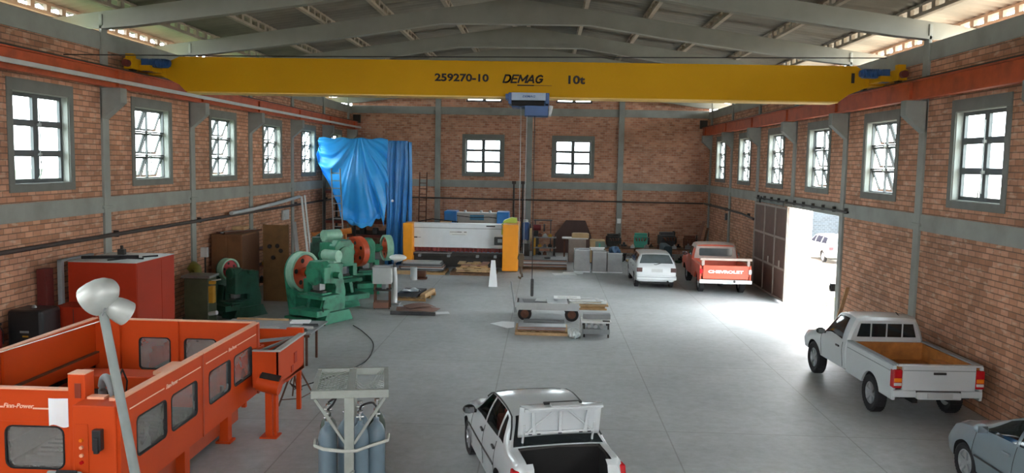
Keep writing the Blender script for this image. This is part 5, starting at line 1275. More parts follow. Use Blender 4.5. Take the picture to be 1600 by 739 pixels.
bm2 = thing('press_brake', 'blue and grey machine standing behind the white and orange shear', 'machine', (0, 0, 0))
MB().bb((-3.45, 41.2, .5), (-1.35, 41.5, 2.30)).build('front_beam', mat('warm_grey_machine', 'A9A69E', .5, var=.05), bm2, bevel=.015)
for x0, x1 in ((-4.02, -3.4), (-1.4, -.80)):
    MB().prism([(40.95, 0), (42.6, 0), (42.6, 2.1), (42.1, 2.42), (41.0, 2.42), (40.95, 2.3)], 'x', x0, x1).build('side_frame', M['skyb'], bm2, bevel=.03)
MB().bb((-3.5, 41.1, 2.30), (-1.3, 41.6, 2.36)).build('top_plate', M['lgrey'], bm2)
MB().bb((-2.75, 41.18, 1.98), (-2.05, 41.2, 2.24)).build('blue_badge', M['mblue'], bm2)
for x in (-3.0, -2.2, -1.75): MB().cyl((x, 41.35, 2.36), (x, 41.35, 2.46), .07, n=12).build('cylinder_cap', M['lgrey'], bm2, smooth=40)
MB().bb((-3.4, 41.1, .0), (-1.4, 41.8, .55)).build('bed', M['skyb'], bm2)
MB().tube([(-3.4, 41.1, 2.2), (-2.6, 41.05, 2.12), (-1.8, 41.05, 2.16), (-1.4, 41.1, 2.1)], .02, 6).build('cable', M['black'], bm2)

# pallets with sheets in front of the shear
pa = pallet('long pallet under sheets before the left half of the white shear', (-4.35, 35.9, 0), 0, 2.2, 1.3)
for k in range(8):
    w, d = ((1.95, 1.1), (1.9, 1.15), (1.85, 1.05), (1.9, 1.1), (1.8, 1.0), (1.7, 1.05), (1.75, .95), (1.6, .9))[k]
    tag(MB().box((0, 0, .0215), (w, d, .043)).build('metal_sheet', M[('sheetm', 'dsheet', 'lgrey', 'brownsheet', 'sheetm', 'dsheet', 'sheetm', 'lgrey')[k]], loc=(-4.35+.03*(k % 3), 36.0+.02*(k % 2), .131+.044*k), rz=.02*((k*3) % 4-1.5)), 'sheet of metal in the pile before the left half of the white shear', 'sheet', 'sheets before the left half of the shear')
tag(MB().bb((-5.6, 35.15, 0), (-4.3, 35.23, .16)).build('timber_beam', M['timber'], bevel=.006), 'pale timber beam lying before the left orange column', 'beam')
pallet('dark pallet of offcuts before the right half of the white shear', (-2.05, 35.9, 0), 0, 2.0, 1.3, m='dpallet')
rnd = random.Random(11)
for k in range(24):
    lay, q = divmod(k, 3); al = lay % 2
    o = MB().box((0, 0, .022), (1.5-.08*lay-.1*q, .20, .044) if al == 0 else (.30, 1.05-.04*lay, .044))
    tag(o.build('offcut_board', M[['timber', 'card', 'pallet', 'brownsheet', 'card'][k % 5]], loc=(-2.05+rnd.uniform(-.08, .08)+(0 if al == 0 else -.5+.48*q), 35.9+(-.36+.36*q if al == 0 else rnd.uniform(-.03, .03)), .132+.0455*lay), rz=rnd.uniform(-.10, .10)), 'loose offcut board in the untidy heap before the right half of the white shear', 'offcut', 'offcuts before the right half of the shear')
tag(MB().prism([(-1.17, 0), (-.82, 0), (-.92, 1.05), (-1.08, 1.05)], 'y', 32.2, 32.24).prism([(32.24, 0), (32.6, 0), (32.24, .5)], 'x', -1.02, -.98).build('white_board', M['paper'], bevel=.004), 'tall narrow white tapering board standing upright on the floor before the right orange column', 'board')

# grey bin stand and white hooded vessel
gb = thing('metal_bin_stand', 'grey sheet metal bin on a thin rusty stand among the floor clutter', 'stand', (-4.33, 26.95, 0), .08)
b = MB(); w = .30
b.bb((-w, -.25, .86), (w, -.23, 1.38)).bb((-w, .23, .86), (w, .25, 1.38)).bb((-w, -.23, .86), (-w+.02, .23, 1.38)).bb((w-.02, -.23, .86), (w, .23, 1.38)).bb((-w, -.25, .84), (w, .25, .87))
b.build('bin', M['lgrey'], gb); MB().bb((-w-.02, -.27, 1.37), (w+.02, -.22, 1.4)).bb((-w-.02, .22, 1.37), (w+.02, .27, 1.4)).bb((-w-.02, -.22, 1.37), (-w+.03, .22, 1.4)).bb((w-.03, -.22, 1.37), (w+.02, .22, 1.4)).build('rim', M['steel'], gb)
for x in (-.24, .24):
    for y in (-.2, .2): MB().bb((x-.02, y-.02, 0), (x+.02, y+.02, .85)).build('leg', M['rust'], gb)
MB().box((0, 0, .62), (.56, .46, .05)).build('clutter_shelf', M['dark'], gb)
MB().bb((-.28, -.24, .03), (.2, .24, .22)).build('floor_box', M['brownsheet'], gb); MB().box((.05, -.05, .72), (.14, .14, .18)).build('clamp', M['sheetm'], gb, bevel=.02)
wv = thing('hooded_extractor', 'pale hooded extractor tube standing right behind the grey bin', 'machine', (-4.08, 27.7, 0))
MB().tube([(0, 0, .0), (0, 0, .9), (-.02, -.02, 1.3), (.05, -.06, 1.55), (.22, -.12, 1.62)], [.11, .11, .1, .12, .13], 14).build('tube', M['lgrey'], wv, smooth=60)
MB().sph((.14, -.10, 1.62), .26, (1.15, .8, .42)).build('hood', M['white'], wv, smooth=60); MB().box((0, 0, .03), (.4, .4, .06)).build('base', M['grey'], wv)
tag(MB().lathe([(.14, 0), (.14, .5), (.15, .52), (.13, .52), (.12, .05), (.001, .04)], n=20).build('small_drum', M['lgrey'], loc=(-4.35, 33.6, 0), smooth=40), 'small pale drum standing before the foot of the blue tarpaulin', 'drum')

pallet('small pallet carrying dark sheets behind the brown sheets on the floor', (-3.6, 29.2, 0), -.12, 1.15, 1.5)
for k in range(5): tag(MB().box((0, 0, .012), (.78, 1.3, .024)).build('dark_sheet', M['dsheet'], loc=(-3.74+.01*k, 29.15, .13+.025*k), rz=-.12+.012*k), 'dark metal sheet in the neat stack on the small pallet', 'sheet', 'dark sheets on the small pallet')
tag(MB().box((-3.14, 29.2, .19), (.18, 1.4, .12), rz=-.12).build('timber_block', M['timber'], bevel=.01), 'pale timber block along the right edge of the small pallet', 'block')
tag(MB().grid(lambda u, v: (-4.0+.6*u, 28.65+.6*v, .31+.05*sin(u*8)*sin(v*5)), 12, 12).build('film_scrap', M['plastic'], smooth=1, solid=.003), 'crumpled clear film scrap lying on the dark sheets of the small pallet', 'film')
mo = thing('small_winch', 'small rusty winch motor on the floor before the left pallet', 'motor', (-4.1, 33.9, 0))
MB().cyl((-.2, 0, .2), (.2, 0, .2), .15, n=18).box((0, 0, .04), (.5, .3, .08)).build('motor_body', M['rust'], mo, smooth=40); MB().box((-.3, 0, .2), (.16, .2, .2)).build('gearbox', M['sheetm'], mo, bevel=.02)
bs = [(-3.25, 26.75, 1.15, .95, .15), (-2.95, 26.5, 1.0, .8, -.2), (-3.1, 26.95, .9, .7, .5)]
for k, (x, y, w, d, rz_) in enumerate(bs):
    tag(MB().grid(lambda u, v, w=w, d=d, k=k: (w*(u-.5), d*(v-.5), .01+.03*k+.04*sin(u*3)*(k+1)*.5), 8, 4).build('brown_sheet', M['brownsheet'], loc=(x, y, .012), rz=rz_, solid=.006), ['flat brown sheet lying lowest beside the black bar on the floor', 'bowed brown sheet lying across the others beside the black bar', 'bowed brown sheet topmost at the back of the floor pile'][k], 'sheet')
tag(MB().bar((-3.86, 25.85, .06), (-2.42, 25.78, .06), .10, .11).build('black_bar', M['dsheet'], bevel=.005), 'thick black bar lying on the floor in front of the brown sheets', 'bar')
tag(MB().box((-2.5, 26.2, .012), (.95, .42, .008), rz=.25).build('white_sheet', M['paper']), 'white sheet on the floor beside the right end of the black bar', 'sheet')

# cart with big wheels ------------------------------------------------------------
ca = thing('platform_cart', 'long low steel platform cart on two big wheels in the middle of the floor', 'cart', (0, 0, 0))
MB().bb((.16, 25.3, .46), (2.1, 26.7, .50)).build('deck', M['sheetm'], ca, bevel=.005)
MB().bb((.16, 25.28, .36), (2.1, 25.34, .58)).bb((.16, 26.66, .36), (2.1, 26.72, .5)).bb((.16, 25.34, .38), (.22, 26.66, .5)).bb((2.04, 25.34, .38), (2.1, 26.66, .5)).build('side_rail', M['lgrey'], ca)
for x in (.42, 1.88):
    for y in (25.45, 26.5):
        wh = MB().lathe([(.13, -.06), (.2, -.065), (.215, -.03), (.215, .03), (.2, .065), (.13, .06)], 'y', (x, y, .215), n=30, close=True).build('wheel', M['black'], ca, smooth=35)
        MB().lathe([(.135, -.05), (.1, -.03), (.03, -.06), (.001, -.06)], 'y', (x, y, .215), n=24).lathe([(.135, .05), (.1, .03), (.03, .06), (.001, .06)], 'y', (x, y, .215), n=24).build('hub', M['rust'], wh, smooth=40)
for x in (.42, 1.88): MB().cyl((x, 25.4, .215), (x, 26.55, .215), .03).bb((x-.04, 25.5, .215), (x+.04, 26.4, .40)).build('axle', M['dark'], ca)
MB().tube([(.12, 25.36, .3), (.06, 25.36, .7), (-.02, 25.4, 1.22)], .018, 8).box((.14, 25.36, .34), (.1, .1, .16)).build('handle', M['grey'], ca)
for k, (x, y, w, d, m_, rz_) in enumerate(((.75, 26.1, .8, .6, 'dsheet', .1), (1.1, 26.2, .7, .5, 'lgrey', -.1), (1.45, 25.9, .7, .9, 'sheetm', .06))):
    tag(MB().box((0, 0, .008), (w, d, .014)).build('cart_sheet', M[m_], loc=(x, y, .501+.0165*k), rz=rz_), ['dark thin sheet lying on the left of the cart deck', 'pale thin sheet lying across the middle of the cart deck', 'grey sheet lying under the white frames on the cart'][k], 'sheet')
sp = MB().bb((1.95, 25.36, .502), (3.0, 26.3, .547)).build('overhanging_board', M['timber'], bevel=.003); tag(sp, 'pale board overhanging the right end of the cart under the white sheets', 'board')
tag(MB().bb((2.1, 25.3, .40), (2.95, 25.45, .44)).bb((2.14, 25.4, .44), (2.9, 25.46, .5)).build('board_cleat', M['pallet']), 'wooden cleat below the front edge of the overhanging board', 'board')
for k, (x, y, w, d, rz_) in enumerate(((2.35, 25.9, 1.15, .75, .05), (2.42, 25.75, 1.1, .6, -.06), (2.28, 26.0, 1.0, .7, .1), (1.75, 26.3, .85, .5, .0))):
    z = .5505+.0195*k
    o = MB(); t_ = .12
    for lo, hi in (((-w/2, -d/2, 0), (w/2, -d/2+t_, .018)), ((-w/2, d/2-t_, 0), (w/2, d/2, .018)), ((-w/2, -d/2+t_, 0), (-w/2+t_, d/2-t_, .018)), ((w/2-t_, -d/2+t_, 0), (w/2, d/2-t_, .018))): o.bb(lo, hi)
    tag(o.build('cut_out_sheet', M['white' if k != 2 else 'lgrey'], loc=(x, y, z), rz=rz_), 'white sheet with its middle cut out, piled on the right end of the cart', 'sheet', 'cut out sheets on the cart')
# pallet below with plates and bag
pallet('white edged low pallet on the floor in front of the big wheeled cart', (.95, 23.75, 0), 0, 1.5, 1.1, m='timber')
for k in range(4): tag(MB().box((0, 0, .014), (1.36, .95, .028)).build('steel_plate', M['sheetm' if k % 2 else 'brownsheet'], loc=(.94+.008*k, 23.78, .13+.029*k), rz=.006*k), 'steel plate in the stack on the low pallet before the cart', 'plate', 'plates on the low pallet')
tag(MB().grid(lambda u, v: (.42+1.2*u, 23.85+.45*v, .255+.012*v+.004*sin(u*7)), 10, 4).build('dark_cover_sheet', M['dsheet'], solid=.006), 'dark sheet covering the back of the stack on the low pallet', 'sheet')
def bag(u, v):
    a = u*2*pi; t_ = v*pi; r = sin(t_)*(1+.18*sin(a*5+v*9)+.12*sin(a*9)); return (1.87+.15*r*cos(a), 23.0+.28*r*sin(a), .145-.135*cos(t_)+.03*sin(a*7)*sin(t_))
tag(MB().grid(bag, 48, 20).build('plastic_bag', M['plastic'], smooth=1), 'crumpled whitish plastic sack slumped between the low pallet and the small trolley', 'bag')
tag(MB()._add and MB().prism([(-.62, 24.75), (-.05, 24.12), (.14, 24.3), (.12, 25.1), (-.25, 25.15)], 'z', .004, .012).build('white_sheet', M['paper']), 'bluish white sheet lying flat on the floor left of the low pallet', 'sheet')
tt = thing('tool_trolley', 'small square trolley with a white top and dark frame right of the plastic sack', 'trolley', (2.5, 23.4, 0))
MB().bb((-.42, -.32, .42), (.42, .42, .46)).build('top', M['white'], tt, bevel=.006); MB().bb((-.36, .1, .46), (.42, .42, .60)).build('back_box', M['sheetm'], tt, bevel=.01)
for x in (-.34, .34):
    for y in (-.24, .32): MB().bb((x-.025, y-.025, .1), (x+.025, y+.025, .42)).cyl((x-.02, y, .05), (x+.02, y, .05), .05).build('leg', M['dark'], tt)
MB().bb((-.38, -.28, .1), (.38, .36, .24)).build('bottom_box', M['grey'], tt, bevel=.01)
for k in range(3): MB().cyl((-.2+.18*k, -.2, .30), (-.2+.18*k, .1, .30), .06, n=12).build('roller', M['steel'], tt, smooth=40)
MB().box((.28, -.2, .47), (.2, .12, .02)).build('dark_plate', M['dark'], tt)
tag(MB().bar((2.05, 23.05, .0), (2.04, 23.35, .6), .02, .26).build('leaning_sheet', M['lgrey']), 'pale strip of sheet leaning on the left side of the small trolley', 'strip')

# gas cylinder rack -----------------------------------------------------------------
gr = thing('cylinder_rack', 'pale steel cage with a mesh roof holding grey gas cylinders', 'rack', (0, 0, 0))
RX0, RX1, RY0, RY1, RZ = -1.98, -1.08, 10.08, 11.2, 2.0
xm = (RX0+RX1)/2
fr = MB()
for x in (RX0, RX1): fr.bar((x, RY0, RZ-.04), (x, RY1, RZ-.04), .06, .08)
for y in (RY0, RY1): fr.bar((RX0-.03, y, RZ-.04), (RX1+.03, y, RZ-.04), .06, .10)
fr.bar((xm, RY0, RZ-.03), (xm, RY1, RZ-.03), .10, .06)
fr.build('roof_frame', mat('pale_rack_paint', '868B85', .5, var=.12, scale=4), gr, bevel=.005)
RP = MATS['pale_rack_paint']
ms = MB()
n_ = 11
for sgn in (1, -1):
    for k in range(-n_, n_):
        x0, y0_ = RX0+.03, RY0+ (RY1-RY0)*k/n_; x1 = xm-.05
        L = (x1-x0); ya, yb = y0_, y0_+sgn*L*1.2
        # clip to the frame
        def clipy(xa, ya, xb, yb):
            t0, t1 = 0.0, 1.0; d_ = yb-ya
            for lo, s_ in ((RY0, 1), (RY1, -1)):
                va, vb = s_*(ya-lo), s_*(yb-lo)
                if va < 0 and vb < 0: return None
                if va < 0: t0 = max(t0, va/(va-vb))
                elif vb < 0: t1 = min(t1, va/(va-vb))
            if t1 <= t0: return None
            return (xa+(xb-xa)*t0, ya+d_*t0), (xa+(xb-xa)*t1, ya+d_*t1)
        c = clipy(x0, ya, x1, yb)
        if c: ms.bar((c[0][0], c[0][1], RZ-.035), (c[1][0], c[1][1], RZ-.035), .016 if sgn > 0 else .008, .008)
ms.build('roof_mesh', RP, gr)
gp = MB()
for k in range(6): gp.tube([(xm+.05, RY0+.12+.1*k, RZ-.035), (xm+.15, RY0+.15+.1*k, RZ-.12), (RX1-.12, RY0+.08+.12*k, RZ-.05), (RX1-.02, RY0+.02+.09*k, RZ-.03)], .006, 5)
for k in range(4): gp.tube([(RX1-.02-.05*k, RY0, RZ-.02), (RX1-.08-.05*k, RY0+.4, RZ-.05), (RX1-.02-.02*k, RY1, RZ-.03)], .006, 5)
gp.build('loose_wire_mesh', mat('pale_wire', '9CA19D', .5), gr)
MB().bb((xm-.07, RY0-.05, .05), (xm+.05, RY0+.05, RZ-.08)).build('front_post', RP, gr, bevel=.006)
MB().bb((xm-.07, RY1-.05, .05), (xm+.05, RY1+.05, RZ-.08)).build('back_post', RP, gr, bevel=.006)
for sx, xe in ((-1, RX0), (1, RX1)): MB().bar((xe-sx*.02, RY0, RZ-.1), (xm+sx*.05, RY0-.01, 1.32), .05, .03).build('diagonal_brace', RP, gr)
MB().bar((RX0-.04, RY0-.06, .52), (xm+.05, RY0-.06, .98), .09, .03).build('low_brace', RP, gr)
MB().bb((RX0-.08, RY0-.1, .03), (RX1+.06, RY1, .09)).build('base_plate', RP, gr); MB().bb((RX0-.1, RY0-.1, .09), (RX0-.04, RY0, .75)).build('side_post', RP, gr)
st_ = MB().tube([(RX0+.0, RY0+.35, 1.26), (RX0+.01, RY0+.12, 1.26), (RX0+.12, RY0+.03, 1.245), (xm-.08, RY0-.06, 1.24), (xm+.08, RY0-.06, 1.24), (RX1-.2, RY0+.03, 1.27), (RX1+.02, RY0+.16, 1.29), (RX1+.03, RY0+.4, 1.29)], .022, 6)
st_.build('strap', mat('pale_strap', 'A4A69E', .7), gr, smooth=60)
cyls = [(-1.82, 10.265, 'd'), (-1.41, 10.265, 'd'), (-1.205, 10.37, 'd'), (-1.83, 10.62, 'g'), (-1.59, 10.50, 'd'), (-1.42, 10.70, 'd'), (-1.2, 10.80, 'g')]
M['cylblue'] = mat('grey_blue_cylinder_paint', '586A74', .45, var=.1, scale=3); M['cyldk'] = mat('dark_green_cylinder', '26352A', .5, var=.15)
for k, (x, y, c) in enumerate(cyls):
    m_ = M['cylblue'] if c == 'd' else M['cyldk']
    g = thing('gas_cylinder', ['grey blue gas cylinder at the front left corner of the rack', 'grey blue gas cylinder just right of the front post of the rack', 'grey blue gas cylinder at the front right corner of the rack', 'dark green gas cylinder behind the front left cylinder of the rack', 'grey blue gas cylinder directly behind the front post of the rack', 'grey blue gas cylinder in the middle of the second row of the rack', 'dark green gas cylinder at the right of the second row of the rack'][k], 'gas cylinder', (x, y, .093))
    MB().lathe([(.11, 0), (.115, .02), (.115, 1.24), (.108, 1.30), (.085, 1.36), (.05, 1.40), (.035, 1.42), (.035, 1.46), (.001, 1.46)], n=24).build('body', m_, g, smooth=40)
    MB().cyl((0, 0, 1.46), (0, 0, 1.56), .016, n=10).cyl((-.05, 0, 1.51), (.05, 0, 1.51), .014, n=10).cyl((0, 0, 1.56), (0, 0, 1.585), .035, n=14).build('valve', M['chrome'], g, smooth=40)
for k, pts in enumerate(([(-1.41, 10.265, 1.698), (-1.38, 10.2, 1.77), (-1.26, 10.24, 1.79), (-1.205, 10.37, 1.698)], [(-1.82, 10.265, 1.698), (-1.75, 10.3, 1.77), (-1.73, 10.5, 1.79), (-1.83, 10.62, 1.698)])):
    tag(MB().tube(spl(pts), .014, 6).build('regulator_hose', M['black'], smooth=60), ['black hose joining the two right front cylinder valves in the rack', 'black hose joining the two left cylinder valves in the rack'][k], 'hose')

def turn_about(objs, c, ang):
    for o in objs:
        r = Matrix.Rotation(ang, 4, 'Z'); v = r @ (Vector(o.location)-Vector(c)); o.location = Vector(c)+v; o.rotation_euler.z += ang
turn_about([o for o in COL.objects if o.parent is None and o.name.split('.')[0] in ('cylinder_rack', 'gas_cylinder', 'regulator_hose')], (-1.53, 10.64, 0), radians(11))

# far end: stacked sheets, steel boxes, plates, junk ----------------------------------
pallet('long pallet under the flat sheet stack right of the orange columned shear', (1.0, 38.6, 0), 0, 2.1, 1.4, m='dpallet')
for k in range(7): tag(MB().box((0, 0, .022), (2.05-.02*(k % 3), 1.35, .045)).build('flat_sheet', M[['sheetm', 'brownsheet', 'dsheet', 'lgrey'][k % 4]], loc=(1.0+.03*(k % 2), 38.6, .13+.047*k), rz=.004*k), 'flat metal sheet in the stack right of the shear', 'sheet', 'flat sheets right of the shear')
tag(MB().lathe([(.13, 0), (.15, .03), (.15, .06), (.12, .06), (.1, .03)], n=18, close=True).build('dark_ring', M['dark'], loc=(1.15, 38.3, .465)), 'dark ring lying on top of the flat sheet stack', 'ring')
for k, (x0, x1, z, y, lab) in enumerate(((2.36, 3.06, 1.0, 37.3, 'left of the three bright steel bins, with a curved cover'), (3.18, 3.82, .94, 37.25, 'middle of the three bright steel bins, with a white lid strip'), (3.86, 4.52, .88, 37.3, 'right of the three bright steel bins, next to the white estate car'))):
    sb = thing('steel_bin', lab, 'bin', ((x0+x1)/2, y+.35, 0)); w = (x1-x0)/2
    MB().bb((-w, -.35, .06), (-w+.02, .35, z)).bb((w-.02, -.35, .06), (w, .35, z)).bb((-w+.02, -.35, .06), (w-.02, -.33, z)).bb((-w+.02, .33, .06), (w-.02, .35, z)).bb((-w, -.35, .04), (w, .35, .07)).build('body', M['steel'], sb)
    MB().bb((-w-.015, -.40, 0), (w+.015, .40, .04)).build('base_sheet', M['paper'], sb)
    MB().bb((-w-.01, -.36, z-.02), (w+.01, -.32, z+.02)).bb((-w-.01, .32, z-.02), (w+.01, .36, z+.02)).build('rim', M['lgrey'], sb)
    if k == 0: MB().prism([(-w+.05, z-.2)]+[(-w+.3-.28*cos(a), z-.1+.14*sin(a)) for a in (0.3, .8, 1.3, 1.57)]+[(w-.03, z+.04), (w-.03, z-.1)], 'y', -.34, .3).build('dark_cover', M['dsheet'], sb)
    else: MB().bb((-w+.03, -.3, z-.22), (w-.03, .3, z-.1)).build('dark_contents', M['dark'], sb)
tag(MB().bb((3.05, 37.6, 1.06), (3.75, 37.8, 1.10)).bb((3.1, 37.62, .98), (3.7, 37.66, 1.06)).build('lid_strip', M['white']), 'white strip lying across the middle steel bin', 'strip')
def crumple(u, v):
    a = u*2*pi; t_ = v*pi; r = sin(t_)*(1+.15*sin(a*4+v*7)); return (4.19+.25*r*cos(a), 37.65+.22*r*sin(a), .98-.19*cos(t_)+.05*sin(a*5)*sin(t_))
tag(MB().grid(crumple, 40, 16).build('blue_sack', mat('dark_blue_sack', '3A5878', .5, var=.2), smooth=1), 'crumpled dark blue sack in the mouth of the right steel bin', 'sack')
for k, (x, y, w, d, rz_) in enumerate(((1.9, 36.4, 1.0, .7, .2), (2.3, 36.85, .9, .5, -.1))): tag(MB().box((0, 0, .004), (w, d, .006)).build('white_sheet', M['paper'], loc=(x, y, .002+.008*k), rz=rz_), ['white sheet on the floor left of the steel bins, nearest the camera', 'white sheet on the floor tucked against the left steel bin'][k], 'sheet')
# brown plates leaning on the wall
tag(MB().prism([(1.55, 0), (3.55, 0), (3.55, .95), (3.22, 1.80), (2.16, 1.80), (1.55, 1.0)], 'y', -.02, .02).build('brown_plate', M['darksteel'], loc=(0, 45.3, 0), rot=(radians(-10), 0, 0)), 'big dark brown steel plate with cut corners leaning on the end wall', 'plate')
tb = thing('work_bench', 'bench with a pale rounded top before the leaning brown plate', 'bench', (2.55, 41.3, 0))
MB().prism(rrect(-.68, .62, -.4, .4, .2), 'z', 1.16, 1.21).build('bench_top', M['lgrey'], tb)
MB().bb((-.35, -.33, 0), (.5, .33, 1.16)).build('pedestal', mat('grey_brown_bench', '8C8078', .7), tb, bevel=.01); MB().bb((-.6, -.3, 0), (-.52, -.22, 1.16)).build('leg', M['rust'], tb)
tag(MB().bb((2.35, 41.1, 1.21), (3.2, 41.5, 1.42)).bb((2.4, 41.08, 1.42), (3.15, 41.52, 1.44)).build('cardboard_box', M['card'], bevel=.006), 'wide low cardboard box on the pale topped bench', 'box')
sc = thing('supply_cabinet', 'pale cupboard with a green grey front behind the steel bins', 'cabinet', (3.55, 41.0, 0))
MB().bb((-.3, -.3, .05), (.42, .3, 1.15)).build('body', M['card'], sc, bevel=.01); MB().bb((-.05, -.32, .1), (.42, -.3, 1.1)).build('door', mat('grey_green_door', '6C7A70', .6), sc); MB().bb((.12, -.33, .3), (.2, -.32, 1.0)).build('green_stripe', M['tealp'], sc)
MB().bb((-.28, -.28, 0), (.4, .28, .05)).build('plinth', M['dark'], sc)
# pump, shelf unit beside the orange column
pu = thing('bench_drill', 'blue upright drill with a pale pulley face beside the right orange column', 'machine', (0.05, 41.0, 0))
MB().bb((-.18, -.2, 0), (.2, .25, .9)).build('base', M['dark'], pu, bevel=.02); MB().prism(rrect(-.16, .18, 1.05, 1.95, .08), 'y', -.16, .2).build('housing', M['blue'], pu, bevel=.03)
MB().cyl((0, 0, 1.95), (0, 0, 2.08), .12, n=16).build('motor_cap', M['lgrey'], pu, smooth=40); MB().cyl((.22, -.22, 1.35), (.32, -.22, 1.35), .32, n=28).build('pulley_face', M['card'], pu, smooth=40); MB().cyl((0, -.1, .9), (0, -.1, 1.1), .07).build('column', M['steel'], pu)
sh = thing('tool_shelf', 'low open tool shelf with a yellow upright, right of the blue drill', 'shelf', (1.0, 42.3, 0))
for x in (-.5, .5): MB().bb((x-.05, -.25, 0), (x+.05, .25, 1.12)).build('side', M['ylw'] if x < 0 else M['dark'], sh)
for z in (.15, .55, 1.08): MB().bb((-.55, -.28, z), (.6, .28, z+.04)).build('shelf', M['sheetm'], sh)
rnd = random.Random(21)
for k in range(9):
    z = (.19, .59, 1.12)[k//3]; s_ = rnd.uniform(.09, .12)
    tag(MB().box((0, 0, s_*.6), (s_*1.8, s_*1.5, s_*1.2)).cyl((0, 0, s_*1.2), (0, 0, s_*1.6), s_*.5, n=12).build('tool_tin', M[['dark', 'rust', 'lgrey', 'ylw', 'dsheet'][k % 5]], loc=(.76+.26*(k % 3), 42.25, z+.004), bevel=.006), 'tin standing on the low open tool shelf', 'tin', 'tins on the low tool shelf')
dm = thing('pedestal_grinder', 'dark red pedestal grinder standing behind the low tool shelf', 'machine', (.55, 43.4, 0))
MB().prism([(-.2, 0), (.2, 0), (.12, 1.35), (-.12, 1.35)], 'y', -.15, .15).build('pedestal', M['dark'], dm); MB().cyl((-.15, 0, 1.5), (.25, 0, 1.5), .16, n=18).build('motor', mat('grinder_red', '6A1E20', .5), dm, smooth=40)
for x in (-.3, .42): MB().cyl((x-.04, 0, 1.5), (x+.04, 0, 1.5), .2, n=22).build('wheel_guard', M['dsheet'], dm, smooth=40)
tag(MB().bb((.4, 44.9, 1.75), (1.4, 45.6, 1.80)).bb((.45, 44.95, 0), (.5, 45.0, 1.75)).bb((1.3, 44.95, 0), (1.35, 45.0, 1.75)).bb((.45, 45.5, 0), (.5, 45.55, 1.75)).bb((1.3, 45.5, 0), (1.35, 45.55, 1.75)).build('tall_stand', M['dsheet']), 'tall thin legged stand by the end wall behind the red grinder', 'stand')

# engine parts heaped along the wall behind the parked cars
rnd = random.Random(31)
def engine(label, loc, rz, m, k=1.0, group=None):
    e = thing('old_engine', label, 'engine', loc, rz, group)
    MB().bb((-.35*k, -.25*k, .18*k), (.35*k, .25*k, .62*k)).prism([(-.3*k, 0), (.3*k, 0), (.34*k, .18*k), (-.34*k, .18*k)], 'y', -.2*k, .2*k).build('block', m, e, bevel=.02)
    MB().bb((-.33*k, -.13*k, .62*k), (.33*k, .13*k, .76*k)).build('rocker_cover', m, e, bevel=.03)
    for q in range(4): MB().tube([((-.25+.17*q)*k, -.24*k, .5*k), ((-.25+.17*q)*k, -.36*k, .5*k), ((-.2+.13*q)*k, -.42*k, .38*k)], .035*k, 8).build('manifold_pipe', M['rust'], e, smooth=60)
    MB().cyl((.36*k, 0, .35*k), (.46*k, 0, .35*k), .2*k, n=20).cyl((.37*k, .05*k, .68*k), (.43*k, .05*k, .68*k), .12*k, n=16).build('pulley', M['dark'], e, smooth=40)
    return e
bench = thing('long_bench', 'long low bench crowded with engine parts along the end wall behind the parked cars', 'bench', (6.6, 43.6, 0))
MB().bb((-2.6, -.5, .50), (2.6, .6, .56)).build('bench_top', M['dpallet'], bench)
for x in (-2.5, -.8, .8, 2.5):
    for y in (-.45, .5): MB().bb((x-.04, y-.04, 0), (x+.04, y+.04, .5)).build('leg', M['rust'], bench)
engine('dark engine at the left end of the long bench', (4.6, 43.7, .56), .2, M['dark'], .9)
engine('teal green engine on the long bench above the white estate car', (6.05, 43.6, .56), -.1, M['tealp'], 1.0)
engine('dark grey engine on the long bench between the two parked vehicles', (7.4, 43.7, .56), .3, M['dsheet'], 1.1)
engine('rusty engine at the right end of the long bench', (8.6, 43.6, .56), -.3, M['rust'], .9)
for k in range(26):
    x = 4.0+rnd.uniform(0, 5.3); y = 42.2+rnd.uniform(-.25, .45); s_ = rnd.uniform(.13, .19); mm = M[['dark', 'dsheet', 'rust', 'sheetm', 'dgreen', 'black', 'card'][k % 7]]
    x = 4.05+.205*k
    if k % 3 == 0: o = MB().lathe([(s_*.6, 0), (s_, .02), (s_, s_*.7), (s_*.6, s_*.7)], n=18, close=True).cyl((0, 0, 0), (0, 0, s_*.5), s_*.62, n=16)
    elif k % 3 == 1: o = MB().box((0, 0, s_*.7), (s_*1.5, s_*1.3, s_*1.4)).cyl((-s_*.9, 0, s_*.7), (s_*.9, 0, s_*.7), s_*.4, n=12).cyl((0, 0, s_*1.4), (0, 0, s_*2.1), s_*.3, n=10)
    else: o = MB().cyl((0, 0, 0), (0, 0, s_*2.2), s_*.45, s_*.7, n=14).box((0, 0, s_*2.3), (s_*1.6, s_*.9, s_*.25))
    tag(o.build('engine_part', mm, loc=(x, 41.7+.5*(k % 2), .003), rz=rnd.uniform(0, 3), bevel=.008), 'loose dark engine part on the floor before the long bench at the end wall', 'engine part', 'engine parts on the floor before the long bench')
for k in range(14):
    s_ = rnd.uniform(.10, .17); mm = M[['sheetm', 'dark', 'rust', 'dsheet', 'lgrey', 'black'][k % 6]]
    o = MB().lathe([(s_*.5, 0), (s_, 0), (s_, s_*.5), (s_*.5, s_*.5)], n=16, close=True).cyl((0, 0, 0), (0, 0, s_*1.3), s_*.4, n=12) if k % 2 else MB().box((0, 0, s_*.6), (s_*2, s_*1.2, s_*1.2)).cyl((0, 0, s_*1.2), (0, 0, s_*1.9), s_*.35, n=10)
    tag(o.build('small_part', mm, loc=(4.15+.36*k, 44.12 if k % 2 else 43.18, .56), bevel=.006), 'small metal part lying among the engines on the long bench', 'part', 'small parts on the long bench')
